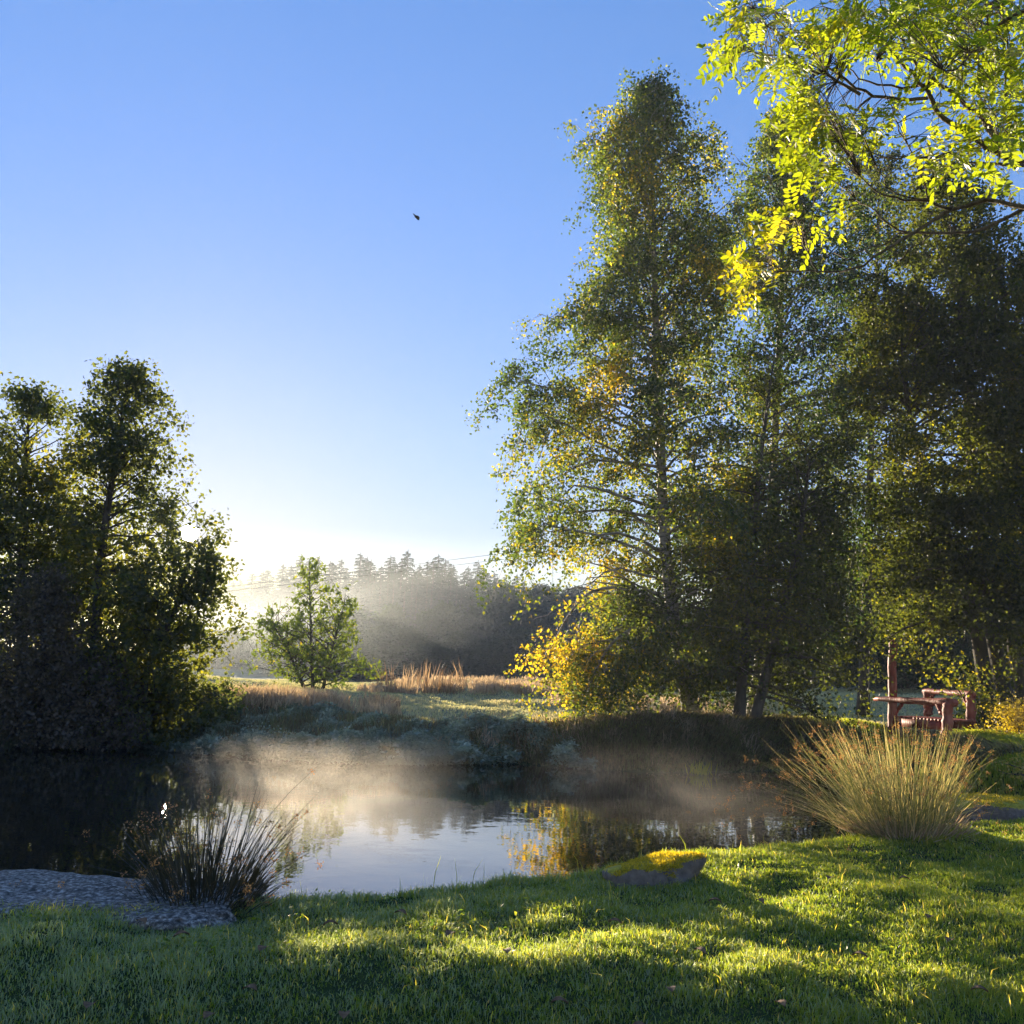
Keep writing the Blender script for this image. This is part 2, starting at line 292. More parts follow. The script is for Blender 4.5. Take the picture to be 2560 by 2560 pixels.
# ------------------------------------------------------------------ trees
def trunk_from_px(pts, y, yb=None, n=14, rooted=True):
    P = np.array([W(a, b, y) for a, b in pts])
    if rooted: P[0, 2] = g1(P[0, 0], P[0, 1]) - .15
    s = np.concatenate([[0], np.cumsum(np.linalg.norm(np.diff(P, axis=0), axis=1))]); u = np.linspace(0, s[-1], n)
    Q = np.stack([np.interp(u, s, P[:, k]) for k in range(3)], 1)
    Q[1:-1] = (Q[:-2] + 2 * Q[1:-1] + Q[2:]) / 4
    return Q
def env_px(rows, y):
    r = np.array([(W(a, b, y)[2], W(a, b, y)[0], W(c, b, y)[0]) for b, a, c in rows]); r = r[np.argsort(r[:, 0])]
    return r
def grow(trunk, env, n1=80, t0=.15, d2=5.0, d3=9, nl=9, lsz=.08, lw=.8, elev=(10, 60), droop=.35, hang=0.0, r0=.18, seed=1, gap=.0, gapf=.5, depth=.8, l3=.42, tintf=None, up=.5, spread=.09, tw=1, var=.42, mmin=6, sungap=False):
    rg = np.random.default_rng(seed)
    lines = []; n = len(trunk)
    tt = np.linspace(0, 1, n); rad = r0 * (1 - tt) ** .8 + .012; rad[0] *= 1.35
    lines.append((trunk, rad, 9))
    S3, D3, L3 = [], [], []
    for k in range(n1):
        t = t0 + (1 - t0) * ((k + rg.random()) / n1) ** .95
        p = np.array([np.interp(t, tt, trunk[:, j]) for j in range(3)])
        az = k * 2.39996 + rg.normal() * .3
        ca, sa = math.cos(az), math.sin(az)
        zt = p[2]
        # target height somewhat above start
        el = R(elev[0] + (elev[1] - elev[0]) * t ** 1.5 + rg.normal() * 8)
        for it in range(2):
            xl = np.interp(zt, env[:, 0], env[:, 1]); xr = np.interp(zt, env[:, 0], env[:, 2])
            side = max(0.15, (xr - p[0])) if ca > 0 else max(.15, (p[0] - xl)); half = max(.15, (xr - xl) / 2 * depth)
            Rr = 1 / math.sqrt((ca / side) ** 2 + (sa / half) ** 2)
            zt = p[2] + math.tan(el) * Rr * .5
        L = Rr * (1.02 - var + var * rg.random() ** .8)
        if p[2] + math.tan(el) * L > env[-1, 0] + .3: L *= .6
        s = np.linspace(0, 1, 7)[:, None]
        d = np.array([ca, sa, math.tan(el)]); 
        pts = p + d * s * L + np.array([0, 0, -droop]) * (s ** 2) * L + rg.normal(size=(7, 3)) * .045 * L * s
        rb = np.interp(t, tt, rad) * .45
        rb = min(rb, .012 + .009 * L)
        lines.append((pts, rb * (1 - s[:, 0]) ** .9 + .006, 5))
        m = max(mmin, int(L * d2))
        for q in range(m):
            sq = .18 + .82 * (q + rg.random()) / m
            p2 = np.array([np.interp(sq, s[:, 0], pts[:, j]) for j in range(3)])
            a2 = az + rg.choice([-1, 1]) * rg.uniform(.2, 1.5); l2 = (.30 * L * (1 - .45 * sq) + .35) * rg.uniform(.6, 1.2)
            e2 = rg.normal() * .75 + .18 * up * 2
            if gap and noise3(p2 + 3 * seed, gapf) < -1 + gap: continue
            u = np.linspace(0, 1, 4)[:, None]
            d2v = np.array([math.cos(a2), math.sin(a2), e2])
            pp = p2 + d2v * u * l2 + np.array([0, 0, -droop * 1.2 - hang]) * u ** 2 * l2
            if tw: lines.append((pp, np.array([.009, .007, .005, .003]) * (1 + .1 * L), 3))
            c = max(3, int(l2 * d3))
            uu = rg.uniform(.1, 1, c)
            st = np.stack([np.interp(uu, u[:, 0], pp[:, j]) for j in range(3)], 1)
            dd = np.stack([np.full(c, math.cos(a2)), np.full(c, math.sin(a2)), np.zeros(c)], 1) * .7 + rg.normal(size=(c, 3)) * .6
            dd[:, 2] = dd[:, 2] * 1.0 + .12 * up - hang
            S3.append(st); D3.append(unit(dd)); L3.append(rg.uniform(.5, 1.2, c) * l3)
    lines = lines[:1] + [l for l in lines[1:] if l[0][:, 2].max() < env[-1, 0] + .1]
    S3 = np.concatenate(S3); D3 = np.concatenate(D3); L3 = np.concatenate(L3)
    # leaves
    u = rg.uniform(.1, 1.05, (len(S3), nl, 1))
    P = S3[:, None] + D3[:, None] * L3[:, None, None] * u + rg.normal(size=(len(S3), nl, 3)) * spread
    P[..., 2] -= hang * .35 * L3[:, None] * u[..., 0] ** 2
    P = P.reshape(-1, 3)
    P = P[P[:, 2] < env[-1, 0] + .15 * rg.random(len(P))]
    gz = ground(P[:, 0], P[:, 1]) + .1
    P = P[P[:, 2] > np.maximum(gz, .12)]
    if sungap:
        c_ = np.array([0, 0, CAMZ]); tt_ = (P - c_) @ SUND; dl = np.linalg.norm(P - c_ - tt_[:, None] * SUND, axis=1); P = P[(dl > .26) | (rg.random(len(P)) < .06)]
    m = len(P)
    D = unit(rg.normal(size=(m, 3)) + np.array([0, 0, -.3 - hang])); Nn = unit(rg.normal(size=(m, 3)) + np.array([0, 0, .6]))
    sz = lsz * rg.uniform(.65, 1.25, m)
    V, F = leaves(P, D, Nn, sz, sz * lw, .12)
    tint = np.clip(.42 + .18 * noise3(P, .7, 8) + rg.normal(size=m) * .16, 0, 1)
    if tintf is not None: tint = np.clip(tint + tintf(P), 0, 1)
    return lines, (V, F), tint
def tree(name, label, cat, trunks, env, leafm, barkm, group=None, multi=None, **k):
    base = trunks[0][0]
    root = empty(name, (base[0], base[1], g1(base[0], base[1])), label=label, cat=cat, group=group)
    LV, LF, LT, o = [], [], [], 0
    for j, tr in enumerate(trunks):
        kk = dict(k)
        if multi: kk.update(multi[j])
        e = kk.pop('env', env)
        lines, (V, F), ti = grow(tr, e, **kk)
        v, f = tubes(lines[:1]); mesh_np('trunk', v, f, barkm, root, smooth=True)
        LV.append(V); LF.append(F + o); LT.append(ti); o += len(V)
        v, f = tubes(lines[1:]); mesh_np('branches', v, f, barkm, root, smooth=True)
    mesh_np('crown', np.concatenate(LV), np.concatenate(LF), leafm, root, tint=np.concatenate(LT))
    return root

# birches on the far bank
YB = 26.0
envA = env_px([(78, 635, 665), (92, 610, 694), (135, 582, 730), (215, 566, 745), (255, 566, 745), (280, 528, 750), (345, 508, 755), (400, 486, 765), (425, 462, 770), (480, 478, 775), (540, 488, 775), (570, 515, 775), (600, 545, 775), (650, 545, 775), (700, 575, 760)], YB)
envA2 = env_px([(550, 535, 640), (600, 530, 660), (660, 528, 650), (700, 555, 650), (735, 565, 630), (750, 575, 615)], YB - .8)
def autumnA(P):
    x = P[:, 0]; z = P[:, 2]
    return -.04 + .36 * smooth((3.8 - x) / 3.0) * smooth((5.6 - z) / 3.5) + .02 * smooth((3.5 - x) / 4) * smooth((z - 6) / 3) * smooth((16 - z) / 4) + .10 * noise3(P, .45, 3)
tree('birch_tree', 'tallest birch, its left side turning gold and sweeping down to the far bank', 'tree',
     [trunk_from_px([(694, 716), (682, 660), (668, 600), (662, 500), (660, 420), (655, 320), (654, 220), (650, 140), (649, 86)], YB),
      trunk_from_px([(676, 640), (645, 622), (612, 640), (590, 680), (582, 725)], YB - .8, rooted=False), trunk_from_px([(672, 615), (620, 585), (585, 592), (562, 625), (548, 655)], YB - .4, rooted=False)],
     envA, M['birch'], M['birch_bark'], multi=[{}, dict(n1=24, t0=.3, r0=.05, seed=77, env=envA2, elev=(-10, 20), hang=.6), dict(n1=18, t0=.3, r0=.05, seed=78, env=envA2, elev=(-10, 20), hang=.6)], n1=190, t0=.06, var=.46, d2=4.9, d3=9.5, nl=12, lsz=.105, lw=.78, l3=.6, elev=(25, 68), droop=.45, hang=.55, r0=.2, seed=3, gap=.55, gapf=.85, depth=.75, tintf=autumnA)
envB = env_px([(112, 768, 794), (150, 738, 825), (210, 705, 865), (300, 695, 880), (400, 690, 880), (500, 690, 880), (600, 690, 870), (700, 690, 850)], 28)
tree('birch_tree', 'second birch, narrow and dark, just right of the tallest one', 'tree',
     [trunk_from_px([(752, 712), (765, 620), (772, 500), (778, 380), (782, 260), (784, 116)], 28)],
     envB, M['birch'], M['birch_bark'], n1=190, t0=.12, var=.5, d2=4.9, d3=9.5, nl=10, lsz=.105, lw=.78, l3=.6, elev=(24, 66), droop=.4, hang=.45, r0=.17, seed=5, gap=.6, gapf=.85, depth=.7, tintf=lambda P: -.12 + .08 * noise3(P, .4, 3))
envC = env_px([(330, 760, 800), (400, 700, 840), (480, 660, 865), (560, 640, 875), (620, 620, 880), (680, 600, 870), (712, 610, 860)], 25.2)
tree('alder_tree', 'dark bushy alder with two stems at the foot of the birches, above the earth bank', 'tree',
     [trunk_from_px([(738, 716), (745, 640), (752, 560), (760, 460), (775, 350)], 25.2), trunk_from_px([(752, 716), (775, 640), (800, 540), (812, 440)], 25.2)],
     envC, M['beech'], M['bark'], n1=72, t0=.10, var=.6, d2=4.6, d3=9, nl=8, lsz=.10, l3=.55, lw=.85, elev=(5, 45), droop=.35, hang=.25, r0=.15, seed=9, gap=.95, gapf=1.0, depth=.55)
# right hand group
envD = env_px([(165, 890, 960), (210, 868, 1010), (260, 850, 1060), (330, 842, 1100), (430, 835, 1120), (520, 825, 1130), (600, 820, 1130), (650, 835, 1130), (672, 860, 1130)], 28)
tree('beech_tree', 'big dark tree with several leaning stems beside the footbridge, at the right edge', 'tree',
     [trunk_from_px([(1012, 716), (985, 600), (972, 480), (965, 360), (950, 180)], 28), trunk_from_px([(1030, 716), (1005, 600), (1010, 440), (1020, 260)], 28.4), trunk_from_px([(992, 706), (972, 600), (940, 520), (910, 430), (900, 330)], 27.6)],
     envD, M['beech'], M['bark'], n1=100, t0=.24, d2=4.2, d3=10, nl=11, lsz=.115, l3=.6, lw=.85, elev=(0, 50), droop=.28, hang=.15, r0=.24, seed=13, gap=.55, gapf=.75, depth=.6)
envE = env_px([(150, 860, 900), (230, 830, 930), (330, 800, 940), (450, 790, 950), (560, 800, 950), (640, 810, 950)], 36)
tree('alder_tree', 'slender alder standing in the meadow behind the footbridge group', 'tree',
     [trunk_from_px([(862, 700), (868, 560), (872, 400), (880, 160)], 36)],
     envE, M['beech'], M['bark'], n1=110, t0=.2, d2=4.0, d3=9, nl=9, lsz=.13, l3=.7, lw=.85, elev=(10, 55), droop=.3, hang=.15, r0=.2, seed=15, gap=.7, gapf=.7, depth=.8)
# slim stems and shoots at the right group
def stems_px(name, label, cat, lst, y, r, matl, leafm=None, nleaf=0, lsz=.1, seed=1):
    rg = np.random.default_rng(seed)
    P0 = W(lst[0][0][0], lst[0][0][1], y); root = empty(name, (P0[0], P0[1], g1(P0[0], P0[1])), label=label, cat=cat)
    lines = []; pts = []
    for l in lst:
        Q = trunk_from_px(l, y + rg.normal() * .3, n=9); lines.append((Q, np.linspace(r, r * .3, 9), 6)); pts.append(Q[3:])
    v, f = tubes(lines); mesh_np('stems', v, f, matl, root, smooth=True)
    if nleaf:
        Q = np.concatenate(pts); P = Q[rg.integers(0, len(Q), nleaf)] + rg.normal(size=(nleaf, 3)) * [.35, .35, .25]
        P[:, 2] = np.maximum(P[:, 2], ground(P[:, 0], P[:, 1]) + .05)
        V, F = leaves(P, rg.normal(size=(nleaf, 3)), rg.normal(size=(nleaf, 3)) + [0, 0, .8], rg.uniform(.6, 1.2, nleaf) * lsz, rg.uniform(.5, .9, nleaf) * lsz, .1)
        mesh_np('foliage', V, F, leafm, root, tint=rg.random(nleaf))
    return root
stems_px('young_shoots', 'thin leafy shoots arching left from the foot of the leaning stems behind the bridge', 'shrub',
         [[(985, 712), (960, 690), (935, 665), (915, 650)], [(990, 712), (975, 690), (962, 668)], [(995, 712), (1000, 690), (1004, 660)], [(980, 714), (978, 700), (972, 690)]], 26.5, .03, M['bark'], M['beech'], 1500, .12, 4)

# left alders
YA = 23.5
envL1 = env_px([(386, 26, 38), (405, 8, 56), (430, -12, 70), (470, -30, 84), (540, -40, 95), (600, -50, 110), (680, -50, 110), (725, -40, 100)], YA + 1)
tree('alder_tree', 'alder at the left edge of the photo, beside the taller one', 'tree',
     [trunk_from_px([(22, 728), (22, 640), (22, 540), (30, 396)], YA + 1)], envL1, M['alder'], M['bark'],
     n1=140, t0=.08, var=.5, d2=6.2, d3=9.5, nl=9, lsz=.115, l3=.5, lw=.85, elev=(8, 58), droop=.2, hang=.05, r0=.16, mmin=4, seed=21, gap=.25, gapf=.95, depth=.8)
envL2 = env_px([(364, 126, 140), (382, 104, 160), (410, 82, 180), (445, 72, 200), (490, 72, 190), (512, 72, 208), (530, 76, 184), (546, 80, 190), (560, 82, 208), (578, 85, 222), (610, 88, 236), (660, 85, 236), (700, 85, 226), (730, 95, 218)], YA)
tree('alder_tree', 'tallest alder of the left group, with the low sun at its right side', 'tree',
     [trunk_from_px([(92, 728), (96, 640), (100, 560), (112, 480), (130, 370)], YA), trunk_from_px([(120, 730), (150, 660), (180, 600), (205, 550)], YA - .6)],
     envL2, M['alder'], M['bark'], n1=134, t0=.06, var=.5, d2=6.2, d3=9.5, nl=9, lsz=.115, l3=.5, lw=.85, elev=(5, 58), droop=.2, hang=.05, r0=.17, mmin=4, sungap=True, seed=23, gap=.5, gapf=.95, depth=.8,
     multi=[{}, dict(n1=62, r0=.1, seed=29)])
envL3 = env_px([(560, 20, 60), (600, -30, 95), (650, -60, 120), (700, -60, 130), (738, -60, 130)], 21.8)
tree('thorn_thicket', 'dark brownish thicket hanging over the water below the left alders', 'shrub',
     [trunk_from_px([(40, 735), (42, 680), (45, 620), (45, 575)], 22.2), trunk_from_px([(100, 738), (98, 700), (95, 660)], 22.2)], envL3, M['bramble'], M['bark'],
     n1=80, t0=.02, var=.6, d2=6, d3=9, nl=8, lsz=.085, lw=.8, elev=(-8, 45), droop=.45, hang=.3, r0=.08, seed=31, depth=.35)

# sapling in the meadow
YS = 45.0
envS = env_px([(556, 311, 316), (575, 302, 324), (600, 284, 342), (620, 268, 350), (640, 246, 372), (665, 243, 384), (690, 262, 350)], YS)
tree('young_tree', 'small leafy tree with several thin stems standing alone on the far bank, lit from behind', 'tree',
     [trunk_from_px([(313, 690), (311, 640), (309, 560)], YS), trunk_from_px([(322, 692), (332, 650), (345, 600)], YS), trunk_from_px([(306, 690), (288, 650), (272, 622)], YS)],
     envS, M['sapling'], M['bark'], n1=46, t0=.05, d2=2.1, d3=2.9, nl=5, lsz=.22, lw=.5, elev=(22, 62), var=.6, mmin=2, droop=.15, hang=0, r0=.08, seed=41, gap=.3, gapf=1.2, depth=.8, l3=.42, spread=.035)

# ------------------------------------------------------------------ conifer belt and wood edge far behind
def spruce_mesh(seed):
    rg = np.random.default_rng(seed); H = 1.0
    P, Q, Sd, T = [], [], [], []
    V, F, o = [], [], 0
    n = 120
    for k in range(n):
        t = .1 + .88 * (k / n); z = H * t; L = (.24 * (1 - t) ** .85 + .01) * rg.uniform(.7, 1.2)
        az = k * 2.4 + rg.normal() * .3; d = np.array([math.cos(az), math.sin(az), 0]); s = np.array([-d[1], d[0], 0])
        dr = -.25 + .45 * t
        for j in range(5):
            a = .15 + .2 * j; p = np.array([0, 0, z]) + d * L * a + np.array([0, 0, dr * L * a - .35 * L * a * a + (.15 * L * a ** 3)])
            wd = L * .5 * (1.1 - a) + .008
            for sg in (-1, 1):
                e = p + s * sg * wd + d * L * .22 + np.array([0, 0, -rg.uniform(.01, .03)])
                V += [p, p + d * L * .26 + np.array([0, 0, -.004]), e]; F.append([o, o + 1, o + 2]); o += 3
    return np.array(V), np.array(F)
sp_meshes = []
for sdd in range(5):
    V, F = spruce_mesh(100 + sdd)
    o = mesh_np('crown', V, F, M['spruce'], tint=np.random.default_rng(sdd).random(len(F)))
    C.objects.unlink(o); sp_meshes.append(o.data)
tv, tf = tubes([(np.array([[0, 0, -.02], [0, 0, .5], [0, 0, .99]]), np.array([.014, .008, .002]), 6)])
o = mesh_np('trunk', tv, tf, M['bark']); C.objects.unlink(o); sp_trunk = o.data
skyx = [195, 228, 250, 285, 300, 330, 360, 395, 430, 465, 500, 510, 540, 600, 700, 1100]
skyy = [582, 575, 570, 557, 553, 550, 550, 546, 547, 550, 556, 566, 575, 580, 590, 590]
def spruce(px, y, h, zt=None):
    k = random.randrange(5); p = W(px, 600, y); z = g1(p[0], y)
    r = empty('spruce_tree', (p[0], y, z), label='hazy blue-grey spruce on the skyline, ' + ('at its low left end beside the alders' if px < 262 else 'above and behind the small leafy tree' if px < 352 else 'in its tall middle stretch' if px < 470 else 'at its right end beside the birch' if px < 560 else 'half hidden behind the birches'), cat='tree', group='spruces of the far conifer belt')
    for nm, me in (('crown', sp_meshes[k]), ('trunk', sp_trunk)):
        o = bpy.data.objects.new(nm, me); C.objects.link(o); o.parent = r
    wd = random.uniform(1.0, 1.5); r.scale = (h * wd, h * wd, h); r.rotation_euler = (0, 0, random.uniform(0, 6.28))
for row, (y, n, off) in enumerate([(240, 62, 2), (228, 56, 12), (216, 50, 28)]):
    for i in range(n):
        px = 170 + (i + random.uniform(-.35, .35)) * (780 - 170) / n if row < 2 else 185 + (i + random.uniform(-.3, .3)) * (560 - 185) / n
        ty = np.interp(px, skyx, skyy) + off + random.uniform(-3, 14) + (random.random() < .2) * 7
        yy = (y - 240) * .6 + float(np.interp(px, [235, 300, 380], [240, 185, 118])) + random.uniform(-3, 3); top = W(px, ty, yy); h = top[2] - g1(top[0], yy)
        spruce(px, yy, max(8, h))
# broadleaf wood edge
def round_tree_mesh(seed, cone=.3):
    rg = np.random.default_rng(seed)
    tr = np.stack([np.zeros(8), np.zeros(8), np.linspace(0, .92, 8)], 1)
    env = np.array([(0, -.2, .2), (.12, -.42, .42), (.4, -.5, .5), (.7, -.36, .36), (.92, -.12, .12), (1, -.02, .02)])
    return tr, env
tmp = []
_g = ground
ground_real = ground
for sdd in range(3):
    tr, env = round_tree_mesh(sdd)
    tr = tr * 8; env = env * 8
    ground = lambda x, y: np.full(np.shape(x), -1.0)
    lines, (V, F), ti = grow(tr, env, n1=60, t0=.05, d2=1.6, d3=4, nl=9, lsz=.26, lw=.8, elev=(10, 60), droop=.2, r0=.14, seed=200 + sdd, depth=1, l3=.8, spread=.2, tw=0)
    ground = ground_real
    v, f = tubes(lines); a = mesh_np('trunk', v, f, M['bark']); b = mesh_np('crown', V, F, M['far_leaf'], tint=ti)
    C.objects.unlink(a); C.objects.unlink(b); tmp.append((a.data, b.data))
def far_tree(px, ty, y, label, wd=1.0, group=None):
    k = random.randrange(3); top = W(px, ty, y); z = g1(top[0], y); h = (top[2] - z) / 8
    r = empty('broadleaf_tree', (top[0], y, z), label=label, cat='tree', group=group)
    for nm, me in zip(('trunk', 'crown'), tmp[k]):
        o = bpy.data.objects.new(nm, me); C.objects.link(o); o.parent = r
    r.scale = (h * wd, h * wd, h); r.rotation_euler = (0, 0, random.uniform(0, 6.28))
for i in range(34):
    px = 150 + i * 25 + random.uniform(-8, 8)
    ty = np.interp(px, [150, 300, 420, 500, 520, 560, 700, 1000], [622, 618, 605, 592, 586, 582, 600, 600]) + random.uniform(-8, 14)
    far_tree(px, ty, float(np.interp(px, [235, 300, 380], [140, 115, 96])) + random.uniform(-4, 4), 'misty grey-green broadleaf tree below the far spruces, ' + ('behind the small leafy tree' if px < 352 else 'in the open middle' if px < 540 else 'behind the birches'), random.uniform(.9, 1.3), 'broadleaf trees of the misty wood edge')
for i in range(34):
    px = 170 + i * 22 + random.uniform(-8, 8); far_tree(px, random.uniform(624, 642), float(np.interp(px, [235, 300, 380], [105, 95, 84])) + random.uniform(-5, 5), 'low misty broadleaf tree beyond the meadow, ' + ('behind the small leafy tree' if px < 352 else 'right of the small leafy tree' if px < 540 else 'seen between the birch stems'), random.uniform(1.3, 1.9), 'low broadleaf trees beyond the meadow')
for i in range(7):
    far_tree(860 + i * 40, 560 + random.uniform(-20, 20), 58 + random.uniform(-4, 6), 'dark broadleaf tree in the wood behind the right meadow', 1.2, 'broadleaf trees behind the right meadow')

# ------------------------------------------------------------------ grasses
def blades(P, h, wd, lean, tint, m, name, segs=2, dirs=None, label=None, rg=rng):
    n = len(P); az = rg.uniform(0, 6.283, n)
    d = np.stack([np.cos(az), np.sin(az), np.zeros(n)], 1) if dirs is None else dirs
    wa = rg.uniform(0, 6.283, n); s = np.stack([np.cos(wa), np.sin(wa), np.zeros(n)], 1)
    up = np.array([0, 0, 1.0]); h = h[:, None]; wd = wd[:, None]; lean = lean[:, None]
    c1 = P + up * h * .55 + d * h * lean * .28; c2 = P + up * h * np.clip(1 - .35 * lean, .15, 1) + d * h * lean
    V = np.stack([P - s * wd * .5, P + s * wd * .5, c1 + s * wd * .4, c1 - s * wd * .4, c2], 1).reshape(-1, 3)
    b = np.arange(n)[:, None] * 5
    F4 = b + np.array([[0, 1, 2, 3]]); F3 = b + np.array([[3, 2, 4]])
    o = mesh_np(name, V, [F4, F3], m, tint=np.concatenate([tint, tint]))
    return tag(o, label, kind='stuff')
def scatter(n, r0, r1, a0, a1, pw=1.0):
    """positions about the camera, density falling with distance"""
    r = (r0 ** pw + (r1 ** pw - r0 ** pw) * rng.random(n)) ** (1 / pw); a = np.radians(rng.uniform(a0, a1, n))
    return r * np.sin(a), r * np.cos(a)
# lawn
x, y = scatter(760000, 3.4, 14.0, -36, 36, 1.15)
sd = sdist(x, y); nearside = y < np.interp(x, [-8, 0, 3, 5, 14], [7, 9, 11, 12, 12.5])
k = (sd > -.06) & nearside
# bare flat rock area left
rk = G(88, 902, .42); k &= ~((((x - rk[0]) / 1.0) ** 2 + ((y - rk[1]) / .5) ** 2) < 1)
x, y, sd = x[k], y[k], sd[k]
cl = noise2(x, y, 5.5, 5) * .35 + noise2(x, y, 14, 2) * .3
k = rng.random(len(x)) < np.clip(.8 + .35 * cl, .25, 1); x, y, sd, cl = x[k], y[k], sd[k], cl[k]
r = np.hypot(x, y); z = ground(x, y)
h = (.038 + .034 * cl + .034 * rng.random(len(x)) ** 1.5) * np.clip(1 + .35 * (sd < .35), 1, 2); h = np.clip(h, .02, .3)
tall = rng.random(len(x)) < .0018; h[tall] *= 2.0
dry = (rng.random(len(x)) < .03) | tall
ti = np.clip(.45 + .2 * cl + .14 * rng.normal(size=len(x)), 0, .84); ti[dry] = rng.uniform(.88, 1, dry.sum())
fr = (rng.random(len(x)) < np.clip(.42 - .13 * x + .15 * cl, .05, .75)) & ~dry
for sel, mm, lb in ((~fr, M['lawn'], 'dewy green lawn grass on the near bank'), (fr, M['frost'], 'frost whitened blades among the lawn grass')):
    xs, rs = x[sel], r[sel]
    blades(np.stack([xs, y[sel], z[sel] - .01], 1), h[sel], .0028 + .0006 * rs * rng.uniform(.7, 1.2, len(xs)), rng.uniform(.1, 1.1, len(xs)), ti[sel], mm, 'lawn_grass', label=lb)
n = 26000; x, y = scatter(n, 3.6, 10.5, -36, 36, 1.2); k = (sdist(x, y) > .1) & (y < np.interp(x, [-8, 0, 3, 5, 14], [7, 9, 11, 12, 12.5])) & (noise2(x, y, 2.4, 11) + .4 * noise2(x, y, 7, 3) > .35) & ((((x - rk[0]) / 1.1) ** 2 + ((y - rk[1]) / .6) ** 2) > 1); x, y = x[k], y[k]; n = len(x)
V, F = leaves(np.stack([x, y, ground(x, y) + rng.uniform(.01, .06, n)], 1), rng.normal(size=(n, 3)) * [1, 1, .3], rng.normal(size=(n, 3)) * .4 + [0, 0, 1], rng.uniform(.015, .04, n), rng.uniform(.012, .03, n), .1)
tag(mesh_np('lawn_weeds', V, F, M['lawn'], tint=rng.uniform(0, .7, n)), 'clover and small broad-leaved weeds between the lawn grass', kind='stuff')
# right ledge green grass
x, y = scatter(200000, 14.0, 30, 15, 36, 1.0)
k = (sdist(x, y) > .2) & (x > 6.0); x, y = x[k], y[k]; r = np.hypot(x, y); n = len(x)
blades(np.stack([x, y, ground(x, y) - .01], 1), rng.uniform(.08, .18, n), .0012 * r, rng.uniform(.1, .8, n), np.clip(.6 + .15 * rng.normal(size=n), 0, .84), M['lawn'], 'ledge_grass', label='bright green grass on the raised bank in front of the footbridge')
# meadow
x, y = scatter(260000, 22.0, 62, -34, 34, .8)
k = (sdist(x, y) > np.where(x > 1, 1.1, 2.4)) & ~((x > 6) & (y < 27)); x, y = x[k], y[k]; r = np.hypot(x, y); n = len(x); q = noise2(x, y, .9, 6)
blades(np.stack([x, y, ground(x, y) - .02], 1), (.08 + .05 * rng.random(n)) * (1 + .4 * q), .0012 * r, rng.uniform(.1, 1, n), np.clip(.5 + .2 * q + .15 * rng.normal(size=n), 0, 1), M['meadow'], 'meadow_grass', label='frosted pale meadow grass beyond the pond')
# dry tussocks in the meadow and round the sapling
def tuss(cent, per, rad, hh, m, name, label, ws=.0011, tlo=.1, thi=1.0, lean=.5):
    P, H, T = [], [], []
    for cx, cy_, sc in cent:
        a = rng.uniform(0, 6.28, per); rr = rad * sc * np.sqrt(rng.random(per)); P.append(np.stack([cx + rr * np.cos(a), cy_ + rr * np.sin(a)], 1)); H.append(hh * sc * rng.uniform(.4, 1.1, per)); T.append(np.clip(rng.uniform(tlo, thi) + .15 * rng.normal(size=per), 0, 1))
    P = np.concatenate(P); H = np.concatenate(H); T = np.concatenate(T); z = ground(P[:, 0], P[:, 1])
    k = sdist(P[:, 0], P[:, 1]) > .05; P, H, T, z = P[k], H[k], T[k], z[k]
    return blades(np.column_stack([P, z - .02]), H, ws * np.hypot(P[:, 0], P[:, 1]), rng.uniform(.05, lean, len(P)), T, m, name, label=label)
def cents(pxs, n, ylo, yhi, s0=.7, s1=1.2):
    out = []
    for _ in range(n):
        px = random.uniform(*pxs); y = random.uniform(ylo, yhi); p = W(px, 600, y); out.append((p[0], y, random.uniform(s0, s1)))
    return out
tuss(cents((222, 300), 60, 24.5, 27) + cents((290, 400), 34, 25.5, 29), 90, .4, .55, M['dry'], 'dry_grass', 'tall straw coloured dry grass beside and below the small tree', tlo=.2, thi=.9)
tuss(cents((370, 560), 110, 37, 44) + cents((560, 760), 40, 31, 40), 80, .45, .5, M['dry'], 'dry_grass', 'belt of dry reeds and docks across the middle of the meadow', tlo=.25, thi=1)
tuss(cents((400, 600), 60, 46, 54, .6, 1.0), 60, .5, .4, M['dry'], 'dry_grass', 'pale dry grass further back in the meadow', ws=.0014, tlo=.5, thi=1)
tuss(cents((380, 470), 7, 37, 40, 1.1, 1.3), 26, .3, 1.15, M['dry'], 'dry_grass', 'few taller dead dock stalks in the reed belt', tlo=.0, thi=.6, lean=.3)
tuss(cents((225, 430), 110, 22.6, 25.0, .7, 1.2), 90, .4, .36, M['bank'], 'rough_grass', 'dark rough grass on the slope below the small tree', tlo=.0, thi=.8)
# bank face grass, drooping
def bank_band(n, lo, hi, cond, h0, h1, m, name, label, tlo, thi, lean=1.2):
    x = rng.uniform(-12, 12, n); y = rng.uniform(14, 26, n); sd = sdist(x, y)
    k = (sd > lo) & (sd < hi) & cond(x, y); x, y, sd = x[k], y[k], sd[k]; n = len(x)
    e = .05; gxx = (sdist(x + e, y) - sd) / e; gyy = (sdist(x, y + e) - sd) / e; d = -np.stack([gxx, gyy, np.full(n, .35)], 1)
    blades(np.stack([x, y, ground(x, y)], 1), rng.uniform(h0, h1, n), .0011 * np.hypot(x, y), rng.uniform(.4, lean, n), np.clip(rng.uniform(tlo, thi, n) + .15 * noise2(x, y, 1.5), 0, 1), m, name, dirs=unit(d + rng.normal(size=(n, 3)) * .3), label=label)
bank_band(420000, 0.0, 2.0, lambda x, y: (x > -.3 + 1.0 * noise2(x, y, 2.2, 7)) & (y > 17), .15, .42, M['bank'], 'bank_grass', 'brown dead grass hanging down the earth bank below the birches', 0, .75)
bank_band(260000, .9, 2.8, lambda x, y: (x > .6 + .6 * noise2(x, y, 2.0, 5)) & (y > 17) & (noise2(x, y, 1.4, 6) > -.8), .10, .26, M['lawn'], 'bank_top_grass', 'green grass along the top edge of the bank below the birches', .3, .84, .9)
